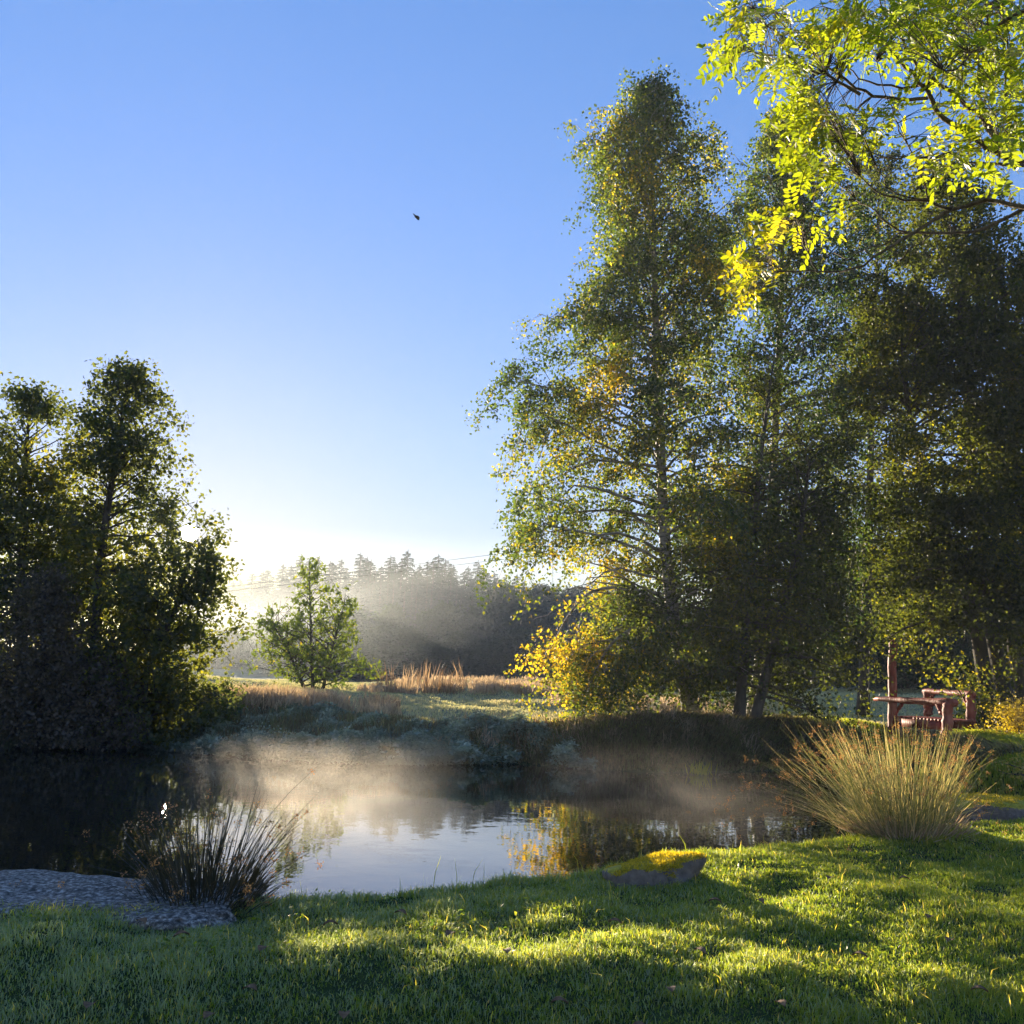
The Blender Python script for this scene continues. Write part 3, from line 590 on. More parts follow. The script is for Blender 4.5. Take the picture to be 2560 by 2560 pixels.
bank_band(90000, .3, 1.4, lambda x, y: (x > 1) & (y > 17) & (noise2(x, y, 1.9, 2) > .35), .12, .3, M['herb'], 'bank_weeds', 'pale weeds scattered on the dark earth bank', 0, .7)
cc = []
for _ in range(150):
    x = random.uniform(-1.5, 8); y = random.uniform(20.5, 24.5); d_ = sdist(x, y)[0]
    if .15 < d_ < 2.0: cc.append((x, y, random.uniform(.5, 1.2)))
tuss(cc, 55, .22, .5, M['dry'], 'dead_tussocks', 'straw coloured dead tussocks drooping on the earth bank below the birches', tlo=0, thi=.8, lean=1.6)
# frosted herbs on the low shelf
n = 900000; x = rng.uniform(-10.5, 2.2, n); y = rng.uniform(17, 25, n); sd = sdist(x, y)
mx_ = np.interp(x, [-10, -7, -3.4, -1.9, 1, 2.2], [2.2, 3.6, 4.2, 1.7, 1.3, .4]) + .5 * noise2(x, y, 1.7, 4)
k = (sd > -.25) & (sd < mx_) & (y > 15) & (noise2(x, y, 2.6, 3) + .3 * rng.normal(size=n) > -.9); x, y, sd = x[k], y[k], sd[k]
k = rng.random(len(x)) < .38; x, y, sd = x[k], y[k], sd[k]; n = len(x)
hh = np.clip(.22 + .13 * noise2(x, y, 3.1, 9) + .1 * noise2(x, y, 1.1, 2), .08, .6)
P = np.stack([x, y, np.maximum(ground(x, y), 0) + hh * np.sqrt(rng.random(n))], 1)
V, F = leaves(P, rng.normal(size=(n, 3)) * [1, 1, .5] + [0, 0, -.2], rng.normal(size=(n, 3)) * .5 + [0, 0, 1], rng.uniform(.06, .15, n), rng.uniform(.03, .07, n), .1)
o = mesh_np('frosted_herbs', V, F, M['herb'], tint=np.clip(.4 + .25 * noise2(x, y, 3.1, 9) + .15 * rng.normal(size=n), 0, 1)); tag(o, 'low leafy herbs pale with frost covering the far shore', kind='stuff')
# thin reeds at the near water edge
n = 1400; i = rng.integers(0, len(POND), n); nearP = np.array(near[4:20]); j = rng.integers(0, len(nearP) - 1, n); t = rng.random(n)[:, None]
P = nearP[j] * (1 - t) + nearP[j + 1] * t + rng.normal(size=(n, 2)) * .07; k = (np.abs(P[:, 0]) < 8); P = P[k]; n = len(P)
blades(np.column_stack([P, ground(P[:, 0], P[:, 1])]), rng.uniform(.12, .36, n), np.full(n, .006), rng.uniform(.05, .5, n), rng.uniform(.3, .84, n), M['lawn'], 'edge_sedge', label='thin sedge blades along the near water edge')

# ------------------------------------------------------------------ rush tufts
def rush(name, label, cx, cy_, n, H, spread, m, seed, rad=.28, nseed=150, bias=(0, 0), sw=.004, extra=()):
    rg = np.random.default_rng(seed); z0 = g1(cx, cy_); root = empty(name, (cx, cy_, z0), label=label, cat='rush tuft')
    lines = []; tips = []; T = []
    for i in range(n + len(extra)):
        a = rg.uniform(0, 6.28); rr = rad * math.sqrt(rg.random()); b = np.array([cx + rr * math.cos(a), cy_ + rr * math.sin(a)])
        tilt = abs(rg.normal()) * .45 * spread + rr / rad * .25; a2 = a + rg.normal() * .5
        L = H * rg.uniform(.45, 1.08)
        if i >= n:
            a2, tilt, L = extra[i - n]; b[0] -= rad * .5 * (len(extra) > 50)
        elif rg.random() < .2: tilt += rg.uniform(.2, .9); L *= .8
        d = np.array([math.cos(a2) * math.sin(tilt) + bias[0], math.sin(a2) * math.sin(tilt) * .8 + bias[1], math.cos(tilt)]); d /= np.linalg.norm(d)
        s = np.linspace(0, 1, 5)[:, None]; bend = np.array([d[0], d[1], -.5]) * rg.uniform(0, .9) * (tilt + .12)
        pts = np.array([b[0], b[1], g1(b[0], b[1]) - .02 if i % 9 == 0 else z0 - .03]) + d * s * L + bend * s ** 2.2 * L
        lines.append((pts, np.array([1, .95, .8, .6, .2]) * sw * rg.uniform(.6, 1.25), 3)); T.append(rg.random() ** 1.5 * .9 + .03); tips.append((pts[3] * .35 + pts[4] * .65, d))
    v, f = ribbons(lines, rg); mesh_np('stems', v, f, m, root, tint=np.repeat(T, 4))
    idx = rg.choice(len(tips), min(nseed, len(tips)), replace=False); P = []
    for i in idx: P.append(tips[i][0] + rg.normal(size=(20, 3)) * .016)
    P = np.concatenate(P); k = len(P)
    V, F = leaves(P, rg.normal(size=(k, 3)), rg.normal(size=(k, 3)), rg.uniform(.010, .024, k), rg.uniform(.006, .012, k), .1)
    mesh_np('seed_heads', V, F, M['seed'], root, tint=rg.random(k))
    # dead litter at the foot
    k = 900; a = rg.uniform(0, 6.28, k); rr = rad * 1.3 * np.sqrt(rg.random(k)); P = np.stack([cx + rr * np.cos(a), cy_ + rr * np.sin(a), np.full(k, z0 - .03)], 1)
    L = rg.uniform(.12, .4, k); D = unit(np.stack([np.cos(a), np.sin(a), rg.uniform(.3, 1.6, k)], 1)); V, F = leaves(P, D, rg.normal(size=(k, 3)), L, np.full(k, .012), 0)
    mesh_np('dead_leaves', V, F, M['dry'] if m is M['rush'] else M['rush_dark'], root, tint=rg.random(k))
    return root
p = G(903, 836, .5)
rush('rush_tuft', 'large sunlit rush tuft with brown seed heads on the near bank at the right', p[0], p[1], 820, 1.26, .36, M['rush'], 51, rad=.44, nseed=420, bias=(-.02, 0), sw=.0040,
     extra=[(3.1 + random.uniform(-.4, .4), random.uniform(.35, 1.15), random.uniform(.9, 1.5)) for _ in range(210)])
p = G(226, 890, .40)
while sdist(p[0], p[1])[0] < .22: p[1] -= .03
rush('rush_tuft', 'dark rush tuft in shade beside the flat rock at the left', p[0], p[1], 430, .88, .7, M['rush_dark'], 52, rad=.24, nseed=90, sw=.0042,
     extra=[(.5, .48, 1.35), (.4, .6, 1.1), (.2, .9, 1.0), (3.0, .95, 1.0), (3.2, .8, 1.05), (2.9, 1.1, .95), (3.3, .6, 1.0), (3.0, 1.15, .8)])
# little green tuft out in the water
def tuft(name, label, cx, cy_, z, n, H, m, seed, sp=.1, tl=.5):
    rg = np.random.default_rng(seed); root_l = (cx, cy_, z)
    P = np.stack([cx + rg.normal(size=n) * sp, cy_ + rg.normal(size=n) * sp, np.full(n, z)], 1)
    az = rg.uniform(0, 6.28, n); D = np.stack([np.cos(az) * .5, np.sin(az) * .5, np.ones(n)], 1) + rg.normal(size=(n, 3)) * .2; L = H * rg.uniform(.4, 1.1, n)
    V, F = leaves(P, D, rg.normal(size=(n, 3)), L, L * .07 + .004, .0)
    o = mesh_np(name, V, F, m, loc=root_l, tint=np.clip(tl + .2 * rg.normal(size=n), 0, .84)); return tag(o, label, 'plant')
p = G(700, 775, 0); tuft('water_plant', 'small bright green tuft growing out of the pond below the birches', p[0], p[1], -.02, 90, .4, M['lawn'], 61, .12, .8)
p = G(815, 838, .4); tuft('sedge_clump', 'bright green sedge clump at the left foot of the large rush tuft', p[0], p[1], g1(p[0], p[1]) - .02, 120, .42, M['lawn'], 62, .14, .75)
# yellow shrub at right
def shrub(name, label, c, rx, rz, n, m, lsz, seed, cat='shrub'):
    rg = np.random.default_rng(seed); z0 = g1(c[0], c[1]); root = empty(name, (c[0], c[1], z0), label=label, cat=cat); lines = []; P = []
    for i in range(46):
        a = rg.uniform(0, 6.28); e = rg.uniform(.25, 1.35); d = np.array([math.cos(a) * math.cos(e) * rx, math.sin(a) * math.cos(e) * rx, math.sin(e) * rz]); s = np.linspace(0, 1, 5)[:, None]
        pts = np.array([c[0], c[1], z0 - .05]) + d * s + np.array([0, 0, -.2 * rx]) * s ** 2 + rg.normal(size=(5, 3)) * .04 * s; lines.append((pts, np.linspace(.014, .003, 5), 4))
        P.append(pts[rg.integers(1, 5, n // 46)] + rg.normal(size=(n // 46, 3)) * .13)
    v, f = tubes(lines); mesh_np('stems', v, f, M['bark'], root); P = np.concatenate(P); P[:, 2] = np.maximum(P[:, 2], z0); k = len(P)
    V, F = leaves(P, rg.normal(size=(k, 3)), rg.normal(size=(k, 3)) + [0, 0, .6], rg.uniform(.6, 1.2, k) * lsz, rg.uniform(.4, .7, k) * lsz, .1)
    mesh_np('foliage', V, F, m, root, tint=rg.random(k)); return root
p = W(1020, 715, 21); shrub('golden_shrub', 'golden yellow shrub at the right edge below the leaning stems', p, 1.1, 1.0, 3600, M['yellow'], .07, 71)
p = W(1045, 760, 16); shrub('golden_shrub', 'orange-yellow bush tip reaching in low at the right edge', p, .8, .6, 1600, M['yellow'], .06, 72)
p = W(975, 700, 29); shrub('green_shrub', 'light green leafy bush between the bridge and the leaning stems', p, 1.0, .9, 2200, M['sapling'], .1, 73)
p = W(352, 690, 24); shrub('dock_plant', 'pale frosted shrubby weed on the shelf left of the small tree', W(262, 712, 22.5), .8, .45, 1800, M['herb'], .08, 74)
shrub('frosted_weed', 'pale clump of frosted weed on the dark slope right of the pond middle', W(525, 722, 21.6), .6, .4, 1200, M['herb'], .07, 75)
shrub('low_bush', 'yellow-green low bush at the right foot of the left alders', W(222, 690, 24.5), .9, .9, 2400, M['sapling'], .08, 76)

# ------------------------------------------------------------------ stones
def stone(name, label, c, sx, sy, sz, m, seed, rot=0.0, flat=.35, kind=None, nse=.08):
    import bmesh
    bm = bmesh.new(); bmesh.ops.create_cube(bm, size=2); bmesh.ops.subdivide_edges(bm, edges=bm.edges[:], cuts=30, use_grid_fill=True)
    Vv = np.array([v.co[:] for v in bm.verts]); 
    U = np.sign(Vv) * np.abs(Vv) ** 1.0; n6 = (np.abs(Vv) ** 7).sum(1) ** (1 / 7.); U = Vv / n6[:, None]
    from mathutils import noise as mn
    k = np.array([mn.fractal(Vector((u[0] * sx * 3 + seed * 7, u[1] * sy * 3, u[2] * sz * 3 + seed)), .9, 2.1, 6) for u in U]); k2 = np.array([mn.ridged_multi_fractal(Vector((u[0] * sx * 5 + seed * 3, u[1] * sy * 5, u[2] * sz * 5)), .9, 2.0, 5, 1.0, 2.0) for u in U])
    U = U * (1 + nse * noise3(U + seed, 1.6)[:, None] + 1.1 * nse * k[:, None] - .05 * np.clip(k2 - 1.1, 0, 1)[:, None])
    U = U * [sx, sy, sz]; ca, sa = math.cos(rot), math.sin(rot); U = np.stack([U[:, 0] * ca - U[:, 1] * sa, U[:, 0] * sa + U[:, 1] * ca, U[:, 2]], 1)
    for v, u in zip(bm.verts, U): v.co = u
    me = bpy.data.meshes.new(name); bm.to_mesh(me); bm.free(); me.polygons.foreach_set('use_smooth', np.ones(len(me.polygons), bool)); me.materials.append(m)
    o = bpy.data.objects.new(name, me); C.objects.link(o); o.location = c; return tag(o, label, 'stone')
p = G(652, 862, .6); mst = stone('mossy_stone', 'angular stone with a yellow moss top sunk in the lawn at the water edge', (p[0], p[1] + .1, .42), .38, .27, .17, M['mossy'], 3, .35, nse=.15); mst.rotation_euler = (0, -.14, 0)
def moss(st, n, seed, hh=.022, lo=.55):
    rg = np.random.default_rng(seed); me = st.data; me.calc_loop_triangles(); P, D = [], []
    ce = np.array([f.center[:] for f in me.polygons]); no = np.array([f.normal[:] for f in me.polygons]); ok = np.where((no[:, 2] > lo) & (noise3(ce + seed, 6) > -.9))[0]
    i = rg.choice(ok, n); P = ce[i] + rg.normal(size=(n, 3)) * [.012, .012, .002]; D = no[i] + rg.normal(size=(n, 3)) * .5
    V, F = leaves(P, D, rg.normal(size=(n, 3)), rg.uniform(.5, 1.3, n) * hh, np.full(n, .007), 0)
    o = mesh_np('moss', V, F, M['moss'], tint=rg.random(n)); o.parent = st
moss(mst, 9000, 5)
frk = stone('flat_rock', 'wide flat frosted grey rock at the water edge on the left', (rk[0] + .03, rk[1] - .02, .355), 1.02, .62, .15, M['rock'], 5, -.06, nse=.12)
n = 2600; a = rng.uniform(0, 6.28, n); q1 = np.sqrt(rng.uniform(.55, 1.1, n)); x = rk[0] + .03 + q1 * 1.0 * np.cos(a); y = rk[1] - .02 + q1 * .58 * np.sin(a)
blades(np.stack([x, y, np.maximum(ground(x, y), .38 - .1 * (q1 > 1))], 1), rng.uniform(.03, .12, n), np.full(n, .006), rng.uniform(.5, 1.4, n), rng.uniform(.2, 1, n), M['lawn'], 'rock_edge_grass', label='bent grass growing over the rim of the flat rock')
p = G(1010, 800, .78); slb = stone('stone_slab', 'dark stone block with a mossy top over the stream at the right edge', (p[0] + .45, p[1] + .25, .42), 1.3, .45, .36, M['mossy'], 8, -.05, nse=.05)

moss(slb, 9000, 6, .03)
# ------------------------------------------------------------------ footbridge
br = W(930, 718, 26.2)
bridge = empty('footbridge', (br[0], br[1], g1(br[0], br[1])), label='small rustic red-brown timber footbridge with log handrails', cat='footbridge')
def q(X, Yp, y): return W(X / 2.5, Yp / 2.5, y)
def log(name, pts, r0, r1, seed=0):
    rg = np.random.default_rng(seed); P = np.array(pts); n = 12; u = np.linspace(0, 1, n)[:, None]; Q = P[0] * (1 - u) + P[1] * u + rg.normal(size=(n, 3)) * .008
    rr = np.linspace(r0, r1, n) * (1 + .07 * rg.normal(size=n)); v, f = tubes([(Q, rr, 12)]); return mesh_np(name, v, f, M['redwood'], bridge, smooth=True)
log('tall_post', [q(2232, 1835, 27), q(2231, 1608, 27)], .14, .12, 1)['label'] = 'tall log post at the left end'
log('post', [q(2368, 1840, 24.6), q(2370, 1762, 24.6)], .14, .13, 2)
log('post', [q(2321, 1790, 28.4), q(2320, 1729, 28.4)], .14, .13, 3)
log('post', [q(2427, 1808, 26.1), q(2427, 1735, 26.1)], .13, .13, 4)
log('handrail', [q(2186, 1747, 27.5), q(2388, 1757, 24.45)], .065, .125, 5)
log('handrail', [q(2310, 1727, 28.5), q(2434, 1736, 26.0)], .075, .085, 6)
log('brace', [q(2240, 1780, 27), q(2258, 1755, 26.7)], .06, .05, 7)
log('brace', [q(2355, 1785, 24.8), q(2344, 1762, 25)], .07, .06, 8)
log('brace', [q(2418, 1760, 26.2), q(2408, 1742, 26.4)], .05, .05, 9)
log('brace', [q(2324, 1752, 28.3), q(2336, 1733, 28.1)], .06, .05, 10)
cA, cB, cC_, cD_ = q(2232, 1789, 27), q(2372, 1814, 24.6), q(2436, 1798, 26.0), q(2316, 1781, 28.4)
zd = float(np.mean([c_[2] for c_ in (cA, cB, cC_, cD_)]))
for c_ in (cA, cB, cC_, cD_): c_[2] = zd
def boxm(corners, z0, z1):
    b = [np.array([c[0], c[1], z0]) for c in corners] + [np.array([c[0], c[1], z1]) for c in corners]
    return np.array(b), np.array([[0, 3, 2, 1], [4, 5, 6, 7], [0, 1, 5, 4], [1, 2, 6, 5], [2, 3, 7, 6], [3, 0, 4, 7]])
VV, FF, o_ = [], [], 0
nb = 16
for i in range(nb):
    u0, u1 = i / nb + .004, (i + 1) / nb - .004
    v, f = boxm([cA + (cB - cA) * u0, cA + (cB - cA) * u1, cD_ + (cC_ - cD_) * u1, cD_ + (cC_ - cD_) * u0], zd - .05 + random.uniform(-.006, .006), zd + random.uniform(-.006, .006)); VV.append(v); FF.append(f + o_); o_ += 8
mesh_np('deck', np.concatenate(VV), np.concatenate(FF), M['redwood'], bridge)
for a, b in ((cA, cB), (cD_, cC_)):
    s = unit((cC_ - cB)[None])[0] * .08
    v, f = boxm([a - s, b - s, b + s, a + s], zd - .28, zd - .055); mesh_np('beam', v, f, M['redwood'], bridge)

# ------------------------------------------------------------------ near robinia reaching in from the right
def c7(a, b): return 704 + a * .1656, b * .1656
RT = np.array([6.6, 7.2])
rroot = empty('robinia_tree', (RT[0], RT[1], g1(*RT)), label='near tree reaching in from the upper right with bright yellow-green feathery leaves', cat='tree')
tk = np.array([[RT[0], RT[1], g1(*RT) - .1], [6.55, 7.2, 1.5], [6.4, 7.1, 2.8], [6.2, 7.0, 4.0], [6.3, 6.9, 5.6], [6.5, 6.8, 7.5]])
v, f = tubes([(tk, np.array([.22, .18, .16, .14, .1, .05]), 12)]); mesh_np('trunk', v, f, M['bark_r'], rroot, smooth=True)
paths = [
    ([(2300, 1050), (1932, 980), (1830, 955), (1690, 870), (1500, 760), (1420, 680), (1350, 540), (1150, 330), (1000, 170), (930, 0), (900, -80)], 6.0, .028),
    ([(1830, 955), (1760, 820), (1700, 720), (1500, 560), (1300, 420), (1250, 350), (1150, 180), (1050, 20), (1030, -60)], 6.1, .022),
    ([(1350, 590), (1150, 600), (1000, 575), (880, 500), (800, 430), (650, 320), (560, 230), (450, 120), (380, 0)], 5.9, .014),
    ([(1420, 510), (1200, 525), (1050, 520), (940, 490), (850, 400), (800, 380)], 6.1, .012),
    ([(950, 560), (830, 495), (700, 450), (540, 360), (420, 340), (300, 300), (130, 335)], 5.8, .012),
    ([(2300, 1350), (1932, 1240), (1750, 1200), (1650, 1225), (1500, 1270), (1250, 1400), (1100, 1500), (1000, 1580), (880, 1625), (800, 1640), (650, 1630), (480, 1640)], 5.6, .019),
    ([(2200, 1180), (1932, 1260), (1750, 1350), (1600, 1410), (1400, 1400), (1150, 1410), (1080, 1330), (1000, 1260), (920, 1200)], 5.8, .016),
    ([(1500, 1265), (1400, 1215), (1250, 1210), (1060, 1180), (980, 1110), (950, 1050)], 5.5, .012),
    ([(1350, 1215), (1150, 1170), (1080, 1100), (1060, 1040)], 5.4, .006),
    ([(1230, 1400), (1100, 1470), (1010, 1480), (880, 1600), (800, 1520)], 5.6, .006),
    ([(1400, 1400), (1300, 1480), (1230, 1490), (1180, 1580)], 5.7, .006),
    ([(1830, 960), (1790, 860), (1690, 760), (1680, 640), (1740, 450), (1720, 250), (1700, 0), (1690, -60)], 5.6, .014),
    ([(2200, 20), (1932, 70), (1850, 110), (1700, 200), (1640, 300), (1560, 390), (1450, 430)], 5.2, .016),
    ([(2100, 900), (1932, 830), (1850, 700), (1810, 560), (1830, 330), (1830, 120), (1780, 0)], 5.9, .012),
    ([(1450, 930), (1350, 960), (1150, 960), (1000, 920), (940, 850)], 5.9, .009),
    ([(1950, 1000), (1700, 985), (1550, 975), (1450, 920)], 6.0, .016),
    ([(1350, 1180), (1310, 1070), (1260, 930), (1180, 780), (1120, 640), (1060, 500), (1050, 380)], 5.7, .006),
    ([(700, 1640), (640, 1540), (580, 1440), (560, 1330)], 5.5, .006),
    ([(480, 1640), (380, 1600), (330, 1560), (310, 1700)], 5.5, .005),
    ([(1000, 200), (880, 120), (760, 60), (690, 0)], 5.9, .008),
    ([(650, 320), (500, 250), (380, 160), (300, 60)], 5.6, .007)]
lines = []; BP = []
for pl, dy, r in paths:
    rg = np.random.default_rng(len(lines) + 5)
    P = np.array([W(*c7(a, b), dy + .18 * math.sin(i * .9 + len(lines))) for i, (a, b) in enumerate(pl)])
    s = np.concatenate([[0], np.cumsum(np.linalg.norm(np.diff(P, axis=0), axis=1))]); m_ = max(8, int(s[-1] / .09)); u = np.linspace(0, s[-1], m_)
    Q = np.stack([np.interp(u, s, P[:, k]) for k in range(3)], 1); Q[1:-1] = (Q[:-2] + 2 * Q[1:-1] + Q[2:]) / 4; Q += rg.normal(size=Q.shape) * .008
    if pl[0][0] >= 2100: Q = np.concatenate([[[6.3, 7.0, max(3.4, Q[0, 2] - .7)]], Q])
    m_ = len(Q); lines.append((Q, np.linspace(r, max(.003, r * .22), m_), 7)); BP.append(Q[2:])
BPa = np.concatenate(BP)
blobs = [(250, 150, 130, 130, 26), (180, 320, 110, 70, 20), (330, 60, 130, 70, 16), (480, 150, 140, 100, 24), (430, 350, 120, 90, 24), (560, 450, 90, 70, 14), (640, 290, 130, 110, 22), (780, 200, 150, 120, 30), (930, 120, 150, 130, 30), (950, 300, 120, 60, 14), (1150, 180, 160, 150, 34), (1400, 150, 180, 150, 44), (1650, 180, 160, 180, 44), (1850, 200, 150, 200, 44),
         (1550, 400, 200, 160, 44), (1820, 480, 130, 200, 40), (1350, 330, 120, 110, 20), (620, 560, 110, 60, 20), (620, 680, 120, 90, 30), (760, 720, 130, 110, 30), (900, 760, 110, 80, 20), (660, 920, 120, 90, 28), (700, 1020, 110, 60, 18), (860, 880, 120, 70, 18), (900, 980, 60, 50, 6), (1100, 690, 90, 80, 14), (1210, 720, 50, 60, 5),
         (1350, 860, 100, 60, 12), (1580, 900, 150, 70, 22), (1650, 700, 150, 110, 26), (1820, 800, 110, 120, 22), (1440, 1040, 60, 50, 6), (1810, 1090, 100, 70, 12), (1420, 680, 100, 80, 10), (820, 1080, 70, 60, 8),
         (560, 1310, 90, 60, 12), (680, 1350, 50, 60, 6), (440, 1400, 70, 50, 8), (290, 1560, 60, 60, 12), (400, 1600, 40, 60, 6), (290, 1740, 50, 60, 11), (840, 1165, 30, 20, 2), (1200, 40, 400, 60, 40), (1700, 40, 300, 60, 40), (1900, 650, 60, 120, 12)]
LV, LF, LT, o_ = [], [], [], 0; rach = []
rg = np.random.default_rng(99)
for bx, by, rx, ry, n in blobs:
    for _ in range(int(n * 1.05)):
        a = rg.uniform(0, 6.28); rr = math.sqrt(rg.random()); px, py = c7(bx + rx * rr * math.cos(a), by + ry * rr * math.sin(a))
        base = W(px, py, 5.75 + rg.normal() * .38)
        i = np.argmin(((BPa - base) ** 2).sum(1)); q0 = BPa[i]; dist = np.linalg.norm(base - q0)
        if dist > .06:
            s = np.linspace(0, 1, 5)[:, None]; mid = np.array([0, 0, .12 * dist]); tw_ = q0 * (1 - s) + base * s + mid * 4 * s * (1 - s); lines.append((tw_, np.linspace(.0035, .0018, 5), 3))
        d = base - q0; d = d / (dist + 1e-6) * .5 + np.array([-.25, -.1, -.25]) + rg.normal(size=3) * .45; d /= np.linalg.norm(d)
        Lr = rg.uniform(.13, .23); npair = rg.integers(4, 8); s = np.linspace(0, 1, npair + 1)
        ax = base + d * Lr * s[:, None] + np.array([0, 0, -.25]) * (s[:, None] ** 2) * Lr
        lines.append((ax, np.linspace(.0016, .0008, npair + 1), 3))
        nrm = unit((rg.normal(size=3) * .5 + np.array([0, -.25, .8]))[None])[0]; sd_ = np.cross(d, nrm); sd_ /= np.linalg.norm(sd_); tb = np.clip(rg.normal() * .2 + .4 + (.35 if by > 1250 and bx < 800 else 0) + (.12 if bx < 500 else 0), 0, 1)
        Ps, Ds = [], []
        for j in range(1, npair + 1):
            for sg in (-1, 1): Ps.append(ax[j]); Ds.append(sd_ * sg + d * .45 + rg.normal(size=3) * .12 + np.array([0, 0, -.12]))
        Ps.append(ax[-1]); Ds.append(d)
        Ps = np.array(Ps); Ds = unit(np.array(Ds)); k = len(Ps); ll = rg.uniform(.044, .066) * rg.uniform(.85, 1.1, k)
        Nn = np.tile(nrm, (k, 1)) + rg.normal(size=(k, 3)) * .25; Sx = unit(np.cross(Ds, Nn)); Nx = np.cross(Sx, Ds); ll = ll[:, None]
        # six-point leaflet folded along its midrib
        pts6 = [Ps, Ps + Ds * ll * .3 + Sx * ll * .2 + Nx * ll * .05, Ps + Ds * ll * .7 + Sx * ll * .19 + Nx * ll * .04, Ps + Ds * ll, Ps + Ds * ll * .7 - Sx * ll * .19 + Nx * ll * .04, Ps + Ds * ll * .3 - Sx * ll * .2 + Nx * ll * .05]
        V = np.stack(pts6, 1).reshape(-1, 3); b = np.arange(k)[:, None] * 6 + o_
        LF.append(np.concatenate([b + np.array([[0, 1, 2, 3]]), b + np.array([[0, 3, 4, 5]])])); LV.append(V); LT.append(np.clip(np.tile(tb + rg.normal(size=k) * .08, 2), 0, 1)); o_ += len(V)
v, f = tubes(lines); mesh_np('branches', v, f, M['bark_r'], rroot, smooth=True)
mesh_np('crown', np.concatenate(LV), np.concatenate(LF), M['robinia'], rroot, tint=np.concatenate(LT))

# ------------------------------------------------------------------ cables, bird, floating bits, fallen leaves
for j, (a, b) in enumerate((((217, 588), (498, 554)), ((217, 592.5), (498, 560)))):
    A = W(*a, 62); B = W(*b, 62); s = np.linspace(-1.2, 4.5, 40)[:, None]
    P = A + (B - A) * s; P[:, 2] += .10 * ((s[:, 0] - .5) ** 2 - .25)
    v, f = tubes([(P, np.full(40, .013), 5)]); o = mesh_np('power_cable', v, f, M['cable'], loc=tuple(P[20]))
    tag(o, ['upper', 'lower'][j] + ' of the two thin cables crossing in front of the far conifers', 'cable')
def bird():
    c = W(417, 217, 20); root = empty('bird', tuple(c), label='tiny dark bird flying alone in the open sky', cat='bird')
    u = np.linspace(0, 1, 9); P = c + np.stack([(u - .5) * .13, np.zeros(9), .02 * np.sin(u * 3) - .03 * u], 1); r = .032 * np.sin(np.clip(u * 1.05, 0, 1) * math.pi) ** .6 + .004
    v, f = tubes([(P, r, 8)]); mesh_np('body', v, f, M['feather'], root, smooth=True)
    for sg, tipz, tipx in ((1, -.03, .05), (-1, .045, -.075)):
        w_ = np.array([[-.03, 0, .005], [.035, 0, .0], [.01 + tipx, sg * .05, tipz * .6], [tipx - .02, sg * .10, tipz], [-.045 + tipx * .5, sg * .05, tipz * .7]]) + c
        w2 = w_ + [0, 0, -.005]; V = np.concatenate([w_, w2]); mesh_np('wing', V, [np.array([[0, 1, 2, 3]]), np.array([[5, 8, 7, 6]]), np.array([[0, 3, 4]]), np.array([[5, 9, 8]])], M['feather'], root)
bird()
n = 420; cxs = [(640, 768), (700, 778), (760, 790), (560, 760), (740, 772), (690, 770), (800, 815), (730, 825)]
P = []
for i in range(n):
    c = cxs[random.randrange(len(cxs))]; p = G(c[0] + random.gauss(0, 28), c[1] + random.gauss(0, 3.5), 0); P.append((p[0], p[1], .004 + random.random() * .004))
P = np.array(P); k = sdist(P[:, 0], P[:, 1]) < -.05; P = P[k]; n = len(P)
V, F = leaves(P, rng.normal(size=(n, 3)) * [1, 1, 0], np.tile([0, 0, 1.0], (n, 1)) + rng.normal(size=(n, 3)) * .03, rng.uniform(.03, .12, n), rng.uniform(.02, .05, n), 0)
tag(mesh_np('floating_leaves', V, F, M['dry'], tint=rng.random(n)), 'small floating leaves and bits on the pond surface', kind='stuff')
for i, (px, py) in enumerate([(250, 985), (262, 960), (345, 1000), (715, 905), (560, 990), (930, 920), (760, 915), (330, 930), (180, 950), (400, 925), (505, 968), (615, 935), (700, 958), (905, 888), (950, 940), (670, 985), (780, 1000), (210, 1010), (140, 935), (450, 945), (640, 1005), (860, 965), (980, 1000), (830, 890), (90, 1000)]):
    p = G(px, py, .25); z = g1(p[0], p[1]); p = G(px, py, z); z = g1(p[0], p[1]); a = random.uniform(0, 6.28)
    u = np.linspace(0, 1, 7); wdt = np.sin(u * math.pi) ** .8 * .03; cu = .02 * np.sin(u * 3)
    top = np.stack([u * .09 - .045, wdt, cu + .01], 1); bot = np.stack([u * .09 - .045, -wdt, cu + .01], 1); midp = np.stack([u * .09 - .045, 0 * u, cu], 1)
    V = np.concatenate([top, midp, bot]); ca, sa = math.cos(a), math.sin(a); V = np.stack([V[:, 0] * ca - V[:, 1] * sa, V[:, 0] * sa + V[:, 1] * ca, V[:, 2]], 1) + [p[0], p[1], z + .055]
    F = [[i_, i_ + 1, 8 + i_, 7 + i_] for i_ in range(6)] + [[7 + i_, 8 + i_, 15 + i_, 14 + i_] for i_ in range(6)]
    o = mesh_np('fallen_leaf', V, np.array(F), M['deadleaf'], loc=(p[0], p[1], z + .055)); tag(o, 'curled brown dead leaf lying in the lawn grass', 'leaf', 'dead leaves on the lawn')

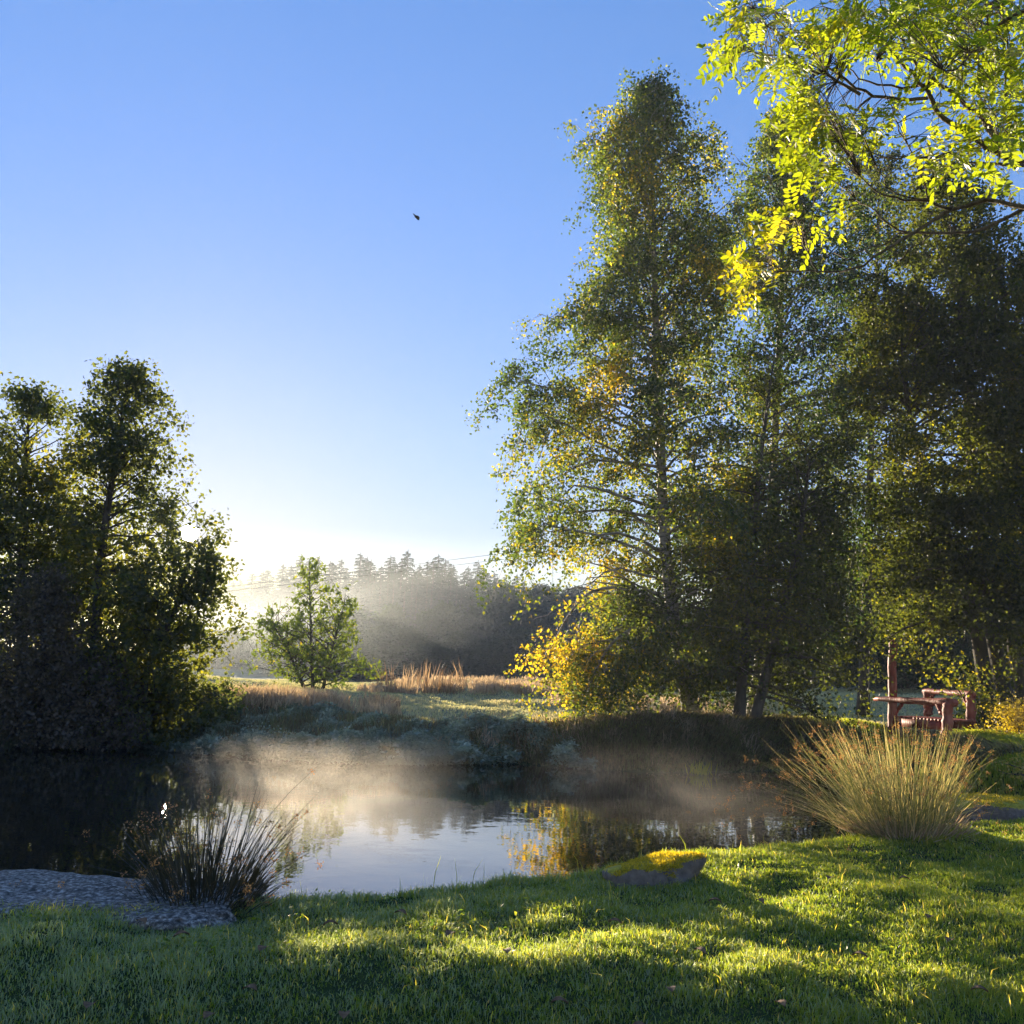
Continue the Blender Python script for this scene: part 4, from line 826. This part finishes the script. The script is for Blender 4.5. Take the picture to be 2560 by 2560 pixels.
# ------------------------------------------------------------------ the sun's disc, haze and pond mist
def emis(name, col, s):
    m, t = mat(name); e = N(t, 'Emission'); e.inputs[0].default_value = (*col, 1); e.inputs[1].default_value = s; tp = N(t, 'BsdfTransparent'); ad = N(t, 'AddShader'); t.links.new(e.outputs[0], ad.inputs[0]); t.links.new(tp.outputs[0], ad.inputs[1]); o = N(t, 'OutputMaterial'); t.links.new(ad.outputs[0], o.inputs[0]); return m
import bmesh
bm = bmesh.new(); bmesh.ops.create_uvsphere(bm, u_segments=32, v_segments=16, radius=6000 * math.tan(R(.5))); me = bpy.data.meshes.new('sun'); bm.to_mesh(me); bm.free(); me.materials.append(emis('sun_surface', (1, .82, .55), 60))
o = bpy.data.objects.new('sun', me); C.objects.link(o); o.location = np.array([0, 0, CAMZ]) + SUND * 6000; tag(o, 'low morning sun', kind='structure')
def volbox(name, lo, hi, m, label):
    c = [(lo[0], lo[1]), (hi[0], lo[1]), (hi[0], hi[1]), (lo[0], hi[1])]; v, f = boxm([np.array(k_) for k_ in c], lo[2], hi[2]); o = mesh_np(name, v, f, m); return tag(o, label, kind='stuff')
def vol_mat(name, dens, col=(1, 1, 1), an=.55, noise=None):
    m, t = mat(name); L = t.links.new; p = N(t, 'VolumePrincipled'); p.inputs['Color'].default_value = (*col, 1); p.inputs['Density'].default_value = dens; p.inputs['Anisotropy'].default_value = an
    o = N(t, 'OutputMaterial'); L(p.outputs[0], o.inputs['Volume'])
    if noise: noise(t, p)
    return m
HAZE = .0006
volbox('haze', (-252, -62, -3), (252, 332, 38), vol_mat('haze_air', HAZE, (.88, .95, 1.0), .1), 'thin morning haze')

volbox('mist', (-150, 62, -2), (150, 215, 12), vol_mat('mist_air', .0026, (.90, .97, 1.0), .5), 'pale morning mist lying over the far meadow')
DEN = [.17]
def pond_noise(t, p):
    L = t.links.new; ge = N(t, 'TexCoord'); mp = N(t, 'Mapping'); mp.inputs['Scale'].default_value = (.9, .5, 1.6); L(ge.outputs['Object'], mp.inputs[0])
    n = N(t, 'TexNoise'); n.inputs['Scale'].default_value = 1.0; n.inputs['Detail'].default_value = 4; n.inputs['Distortion'].default_value = .6; L(mp.outputs[0], n.inputs[0])
    a = N(t, 'MapRange'); L(n.outputs[0], a.inputs[0]); a.inputs[1].default_value = .32; a.inputs[2].default_value = .85
    sp = N(t, 'SeparateXYZ'); L(ge.outputs['Object'], sp.inputs[0])
    z = N(t, 'MapRange'); z.interpolation_type = 'SMOOTHSTEP'; L(sp.outputs[2], z.inputs[0]); z.inputs[1].default_value = 1.0; z.inputs[2].default_value = .0; z.inputs[3].default_value = 0; z.inputs[4].default_value = DEN[0]
    m = N(t, 'Math', operation='MULTIPLY'); L(a.outputs[0], m.inputs[0]); L(z.outputs[0], m.inputs[1])
    g = N(t, 'SeparateXYZ'); L(ge.outputs['Generated'], g.inputs[0]); out = m
    for ax in (0, 1):
        pp_ = N(t, 'Math', operation='PINGPONG'); L(g.outputs[ax], pp_.inputs[0]); pp_.inputs[1].default_value = .5
        e = N(t, 'MapRange'); e.interpolation_type = 'SMOOTHSTEP'; L(pp_.outputs[0], e.inputs[0]); e.inputs[1].default_value = 0; e.inputs[2].default_value = .35
        q_ = N(t, 'Math', operation='MULTIPLY'); L(out.outputs[0], q_.inputs[0]); L(e.outputs[0], q_.inputs[1]); out = q_
    L(out.outputs[0], p.inputs['Density'])
PMM = vol_mat('pond_mist_air', .0, (1, .92, .80), .55, noise=pond_noise)
volbox('mist', (-6.0, 11.8, .01), (-.4, 19, 1.3), PMM, 'wisps of sunlit mist drifting over the left middle of the pond')
DEN[0] = .07; PM2 = vol_mat('thin_pond_mist_air', .0, (1, .94, .86), .55, noise=pond_noise)
volbox('mist', (-.2, 13.0, .01), (5.4, 20.5, .9), PM2, 'thin mist over the far right part of the pond')
